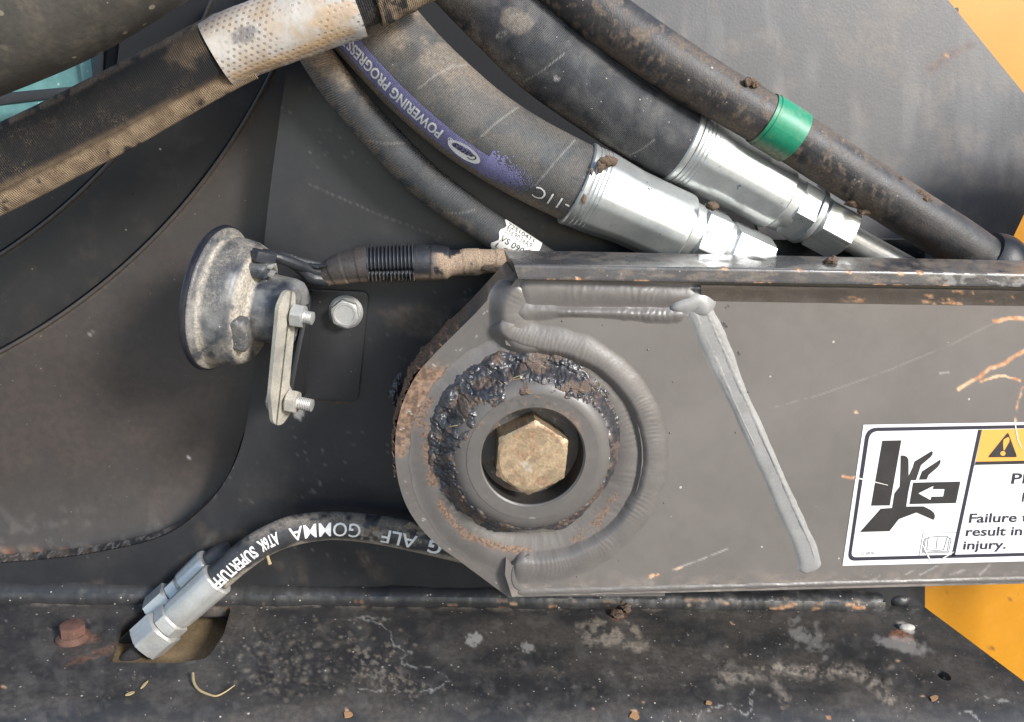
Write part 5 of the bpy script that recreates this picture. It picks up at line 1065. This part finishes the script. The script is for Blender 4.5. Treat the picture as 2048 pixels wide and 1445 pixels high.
def mk_wrap_mat():
    s = NT('perforated wrap'); sp_ = s.n('ShaderNodeSeparateXYZ'); s.l(s.uv(), sp_.inputs[0])
    a = s.math('MULTIPLY', sp_.outputs[0], 270.); b = s.math('MULTIPLY', sp_.outputs[1], 34.); row = s.math('FLOOR', b); a = s.math('ADD', a, s.math('MULTIPLY', s.math('MODULO', row, 2.), .5))
    fa = s.math('SUBTRACT', s.math('FRACT', a), .5); fb = s.math('SUBTRACT', s.math('FRACT', b), .5); d = s.math('SQRT', s.math('ADD', s.math('MULTIPLY', fa, fa), s.math('MULTIPLY', fb, fb)))
    dot = s.math('MULTIPLY', s.ramp(d, .30, .18), s.ramp(s.noise(45, 4), .42, .52)); 
    c = s.mix(s.ramp(s.noise(38, 5, .6), .4, .66), (.41, .395, .37), (.36, .295, .225)); c = s.mix(s.math('MULTIPLY', s.ramp(s.noise(300, 4), .5, .75), .4), c, (.30, .22, .15))
    c = s.mix(s.math('MULTIPLY', dot, .62), c, (.16, .13, .11)); c = s.mix(s.attr('dark'), c, (.15, .145, .15)); c = s.mix(s.attr('dust'), c, (.42, .28, .15))
    s.l(c, s.b.inputs['Base Color']); s.b.inputs['Roughness'].default_value = .5
    bp = s.n('ShaderNodeBump'); bp.inputs['Strength'].default_value = .5; bp.inputs['Distance'].default_value = .001; s.l(s.math('ADD', s.noise(160, 4), s.math('MULTIPLY', dot, -.6)), bp.inputs['Height']); s.l(bp.outputs[0], s.b.inputs['Normal']); return s.m
M_WRAP = mk_wrap_mat()
pS = Path([(-190, 430, .030, 66), (-100, 384, .032, 65), (0, 336, .034, 64), (110, 282, .036, 62), (230, 220, .038, 61), (340, 160, .040, 59), (450, 101, .042, 58), (560, 55, .043, 58), (690, 8, .044, 60), (760, -20, .046, 60), (860, -70, .05, 60)])
# a flattened bag-like cross-section with a dusty flap along the lower edge
def slprof(T, U):
    t = np.degrees(T) % 360; flap = np.exp(-((t-86)/13)**2); groove = np.exp(-((t-50)/13)**2); top = np.exp(-((t-272)/20)**2)
    return 1-.16*np.cos(T*2)*.6-.15*groove+.16*flap+.05*top+.03*(fbm(U*300, T*3, 5, 3)-.5)
oS = tube('sleeve', pS, M_SLEEVE, slv, 90, prof=slprof, u1=pS.upx(480, 86))
paint(oS, dust=lambda x, y, v: np.maximum.reduce([sstep(-22, 4, y-np.interp(x, [-200, 0, 100, 230, 330, 455, 480], [486, 380, 334, 270, 216, 158, 146]))*sstep(.18, .38, fbm(x, y, 26, 5)), .7*sstep(12, 2, y-np.interp(x, [-200, 0, 100, 180, 300, 415], [350, 252, 205, 165, 100, 42]))*sstep(.3, .5, fbm(x, y, 22, 6)), .35*blob(x, y, 390, 85, 60, 40, -30, .8, 5)]))
oW = tube('perforated_wrap', pS, M_WRAP, slv, 90, u0=pS.upx(432, 106), u1=pS.upx(708, 3), lift=.0012, disp=lambda U, T: .0014*(fbm(U*1000, np.cos(T)*30+np.sin(T)*17, 16, 7)-.5), prof=lambda T, U: 1-.04*np.cos(2*T)+.06*np.exp(-((np.degrees(T) % 360-84)/12)**2))
paint(oW, dark=lambda x, y, v: .85*blob(x, y, 488, 72, 28, 14, -20, .7, 6), dust=lambda x, y, v: np.maximum(.7*stroke(x, y, [(470, 155), (580, 112), (700, 62)], 10, 6, 20, 5, .8), .55*blob(x, y, 670, 30, 45, 30, 0, .8, 8)))
oK = tube('braided_end', pS, M_SLEEVE, slv, 90, u0=pS.upx(700, 5), u1=pS.upx(752, -17), lift=-.0015, disp=lambda U, T: .0004*(fbm(U*1000, T*4, 6, 8)-.5))
oK2 = tube('frayed_cuff', pS, M_SLEEVE, slv, 90, u0=pS.upx(738, -12), u1=pS.upx(850, -64), lift=.001, disp=lambda U, T: .002*(fbm(U*1000, T*4, 6, 18)-.5))
paint(oK2, dust=lambda x, y, v: .9*sstep(.35, .5, fbm(x, y, 14, 5)))
ot_ = Path([(-260, 110, -.02, 150), (-100, 50, -.02, 150), (80, -20, -.02, 146), (220, -95, -.02, 142), (360, -185, -.02, 140), (480, -270, -.02, 140)])
o = tube('overhead_tube', ot_, M_TUBE, None, 72); tag(o, 'weathered brown grey tube crossing the upper left corner', 'tube')
paint(o, dust=lambda x, y, v: .3*sstep(.5, .7, fbm(x, y, 30, 5)))

# ============================================================ SMALL THINGS ON THE LEDGE
rb = thing('rusty_bolt', 'small rusty hex flange bolt on the ledge left of the slot', 'bolt', tuple(PL(145., 1278.)))
rc = PL(146., 1277.); kr = float(mpp(rc))
lathe('flange', rc, NL, [(0, 31*kr), (.0016, 31*kr), (.004, 25*kr)], M_RUSTY, rb, 40)
lathe('head', rc+NL*.0035, NL, hexprof(.0075, 43*kr), M_RUSTY, rb, 96, hexf(43*kr, .5), ref=(1, 0, 0), sharp=25)
st = Path(np.array([PL(a, b, l) for a, b, l in [(386, 1356, .0035), (388, 1372, .0025), (398, 1384, .0015), (415, 1391, .001), (432, 1395, .001), (450, 1390, .002), (470, 1380, .0035)]]), world=True, rad=np.array([.0009, .0009, .0008, .0007, .0006, .0005, .0003]))
o = tube('dry_grass_strand', st, M_STRAW, None, 8); tag(o, 'curled strand of dry grass lying on the ledge below the slot', 'grass strand')
for i, (x, y, l, w, a, txt) in enumerate([(289, 1373, 22, 4, -45, 'short slanted dry grass chip below the slot, upper of the two'), (260, 1391, 20, 5, -20, 'short dry grass chip below the slot, lower of the two with a curled end')]):
    c = np.array((x, y)); d = np.array((math.cos(R_(a)), math.sin(R_(a)))); nn_ = np.array((-d[1], d[0]))
    ol = [c-d*l*.5, c-nn_*w*.5, c+d*l*.5, c+nn_*w*.5]; o = prism('grass_chip', smooth_poly(ol, 4), lambda x_, y_: PL(x_, y_, .0008), NL*.0008, M_STRAW); tag(o, txt, 'grass chip')
for i, (x, y, r, txt) in enumerate([(1270, 1424, 13, 'orange brown dry leaf scrap near the front edge of the ledge, largest one'), (1417, 1405, 8, 'small orange leaf scrap beside the white squiggle on the ledge'), (695, 1424, 12, 'tan leaf scrap on the front edge of the ledge, left of centre'), (1868, 1397, 11, 'orange leaf scrap below the bolt hole at the ledge right end')]):
    r *= .7; ol = [(x+r*math.cos(t)*(1+.25*math.sin(3*t+i)), y+r*.6*math.sin(t)*(1+.25*math.sin(2*t+i))) for t in np.linspace(0, 6.28, 14, endpoint=False)]
    o = prism('leaf_scrap', ol, lambda x_, y_: PLB(np.asarray(x_, float), np.asarray(y_, float))+NL*.0006, NL*.0006, M_LEAF); tag(o, txt, 'leaf scrap')
mc = thing('mud_clod', 'crumbly brown mud clod on the ledge under the arm with dried splash', 'mud clod', tuple(PL(1236., 1222.)))
for i, (x, y, r, q) in enumerate([(1240, 1212, 20, (1, .8, .8)), (1226, 1208, 13, (1.2, .8, .6)), (1252, 1222, 12, (1, .8, .7)), (1236, 1232, 14, (1, .9, .35))]): lump('clod', PL(float(x), float(y), .002), r*.00036, M_MUD, mc, 150+i, .7, q, 4)
pbl = lump('pebble', PL(1813., 1258., .0015), .0052, surf('pale pebble', (.42, .40, .37), .8, bump=.3, dust=.2), None, 160, .12, (1.3, .7, .5)); tag(pbl, 'pale oval pebble on the ledge beside the rusty stain at the right', 'pebble')

bpy.context.view_layer.update()
for r in [o for o in COL.objects if o.type == 'EMPTY']: under(r)
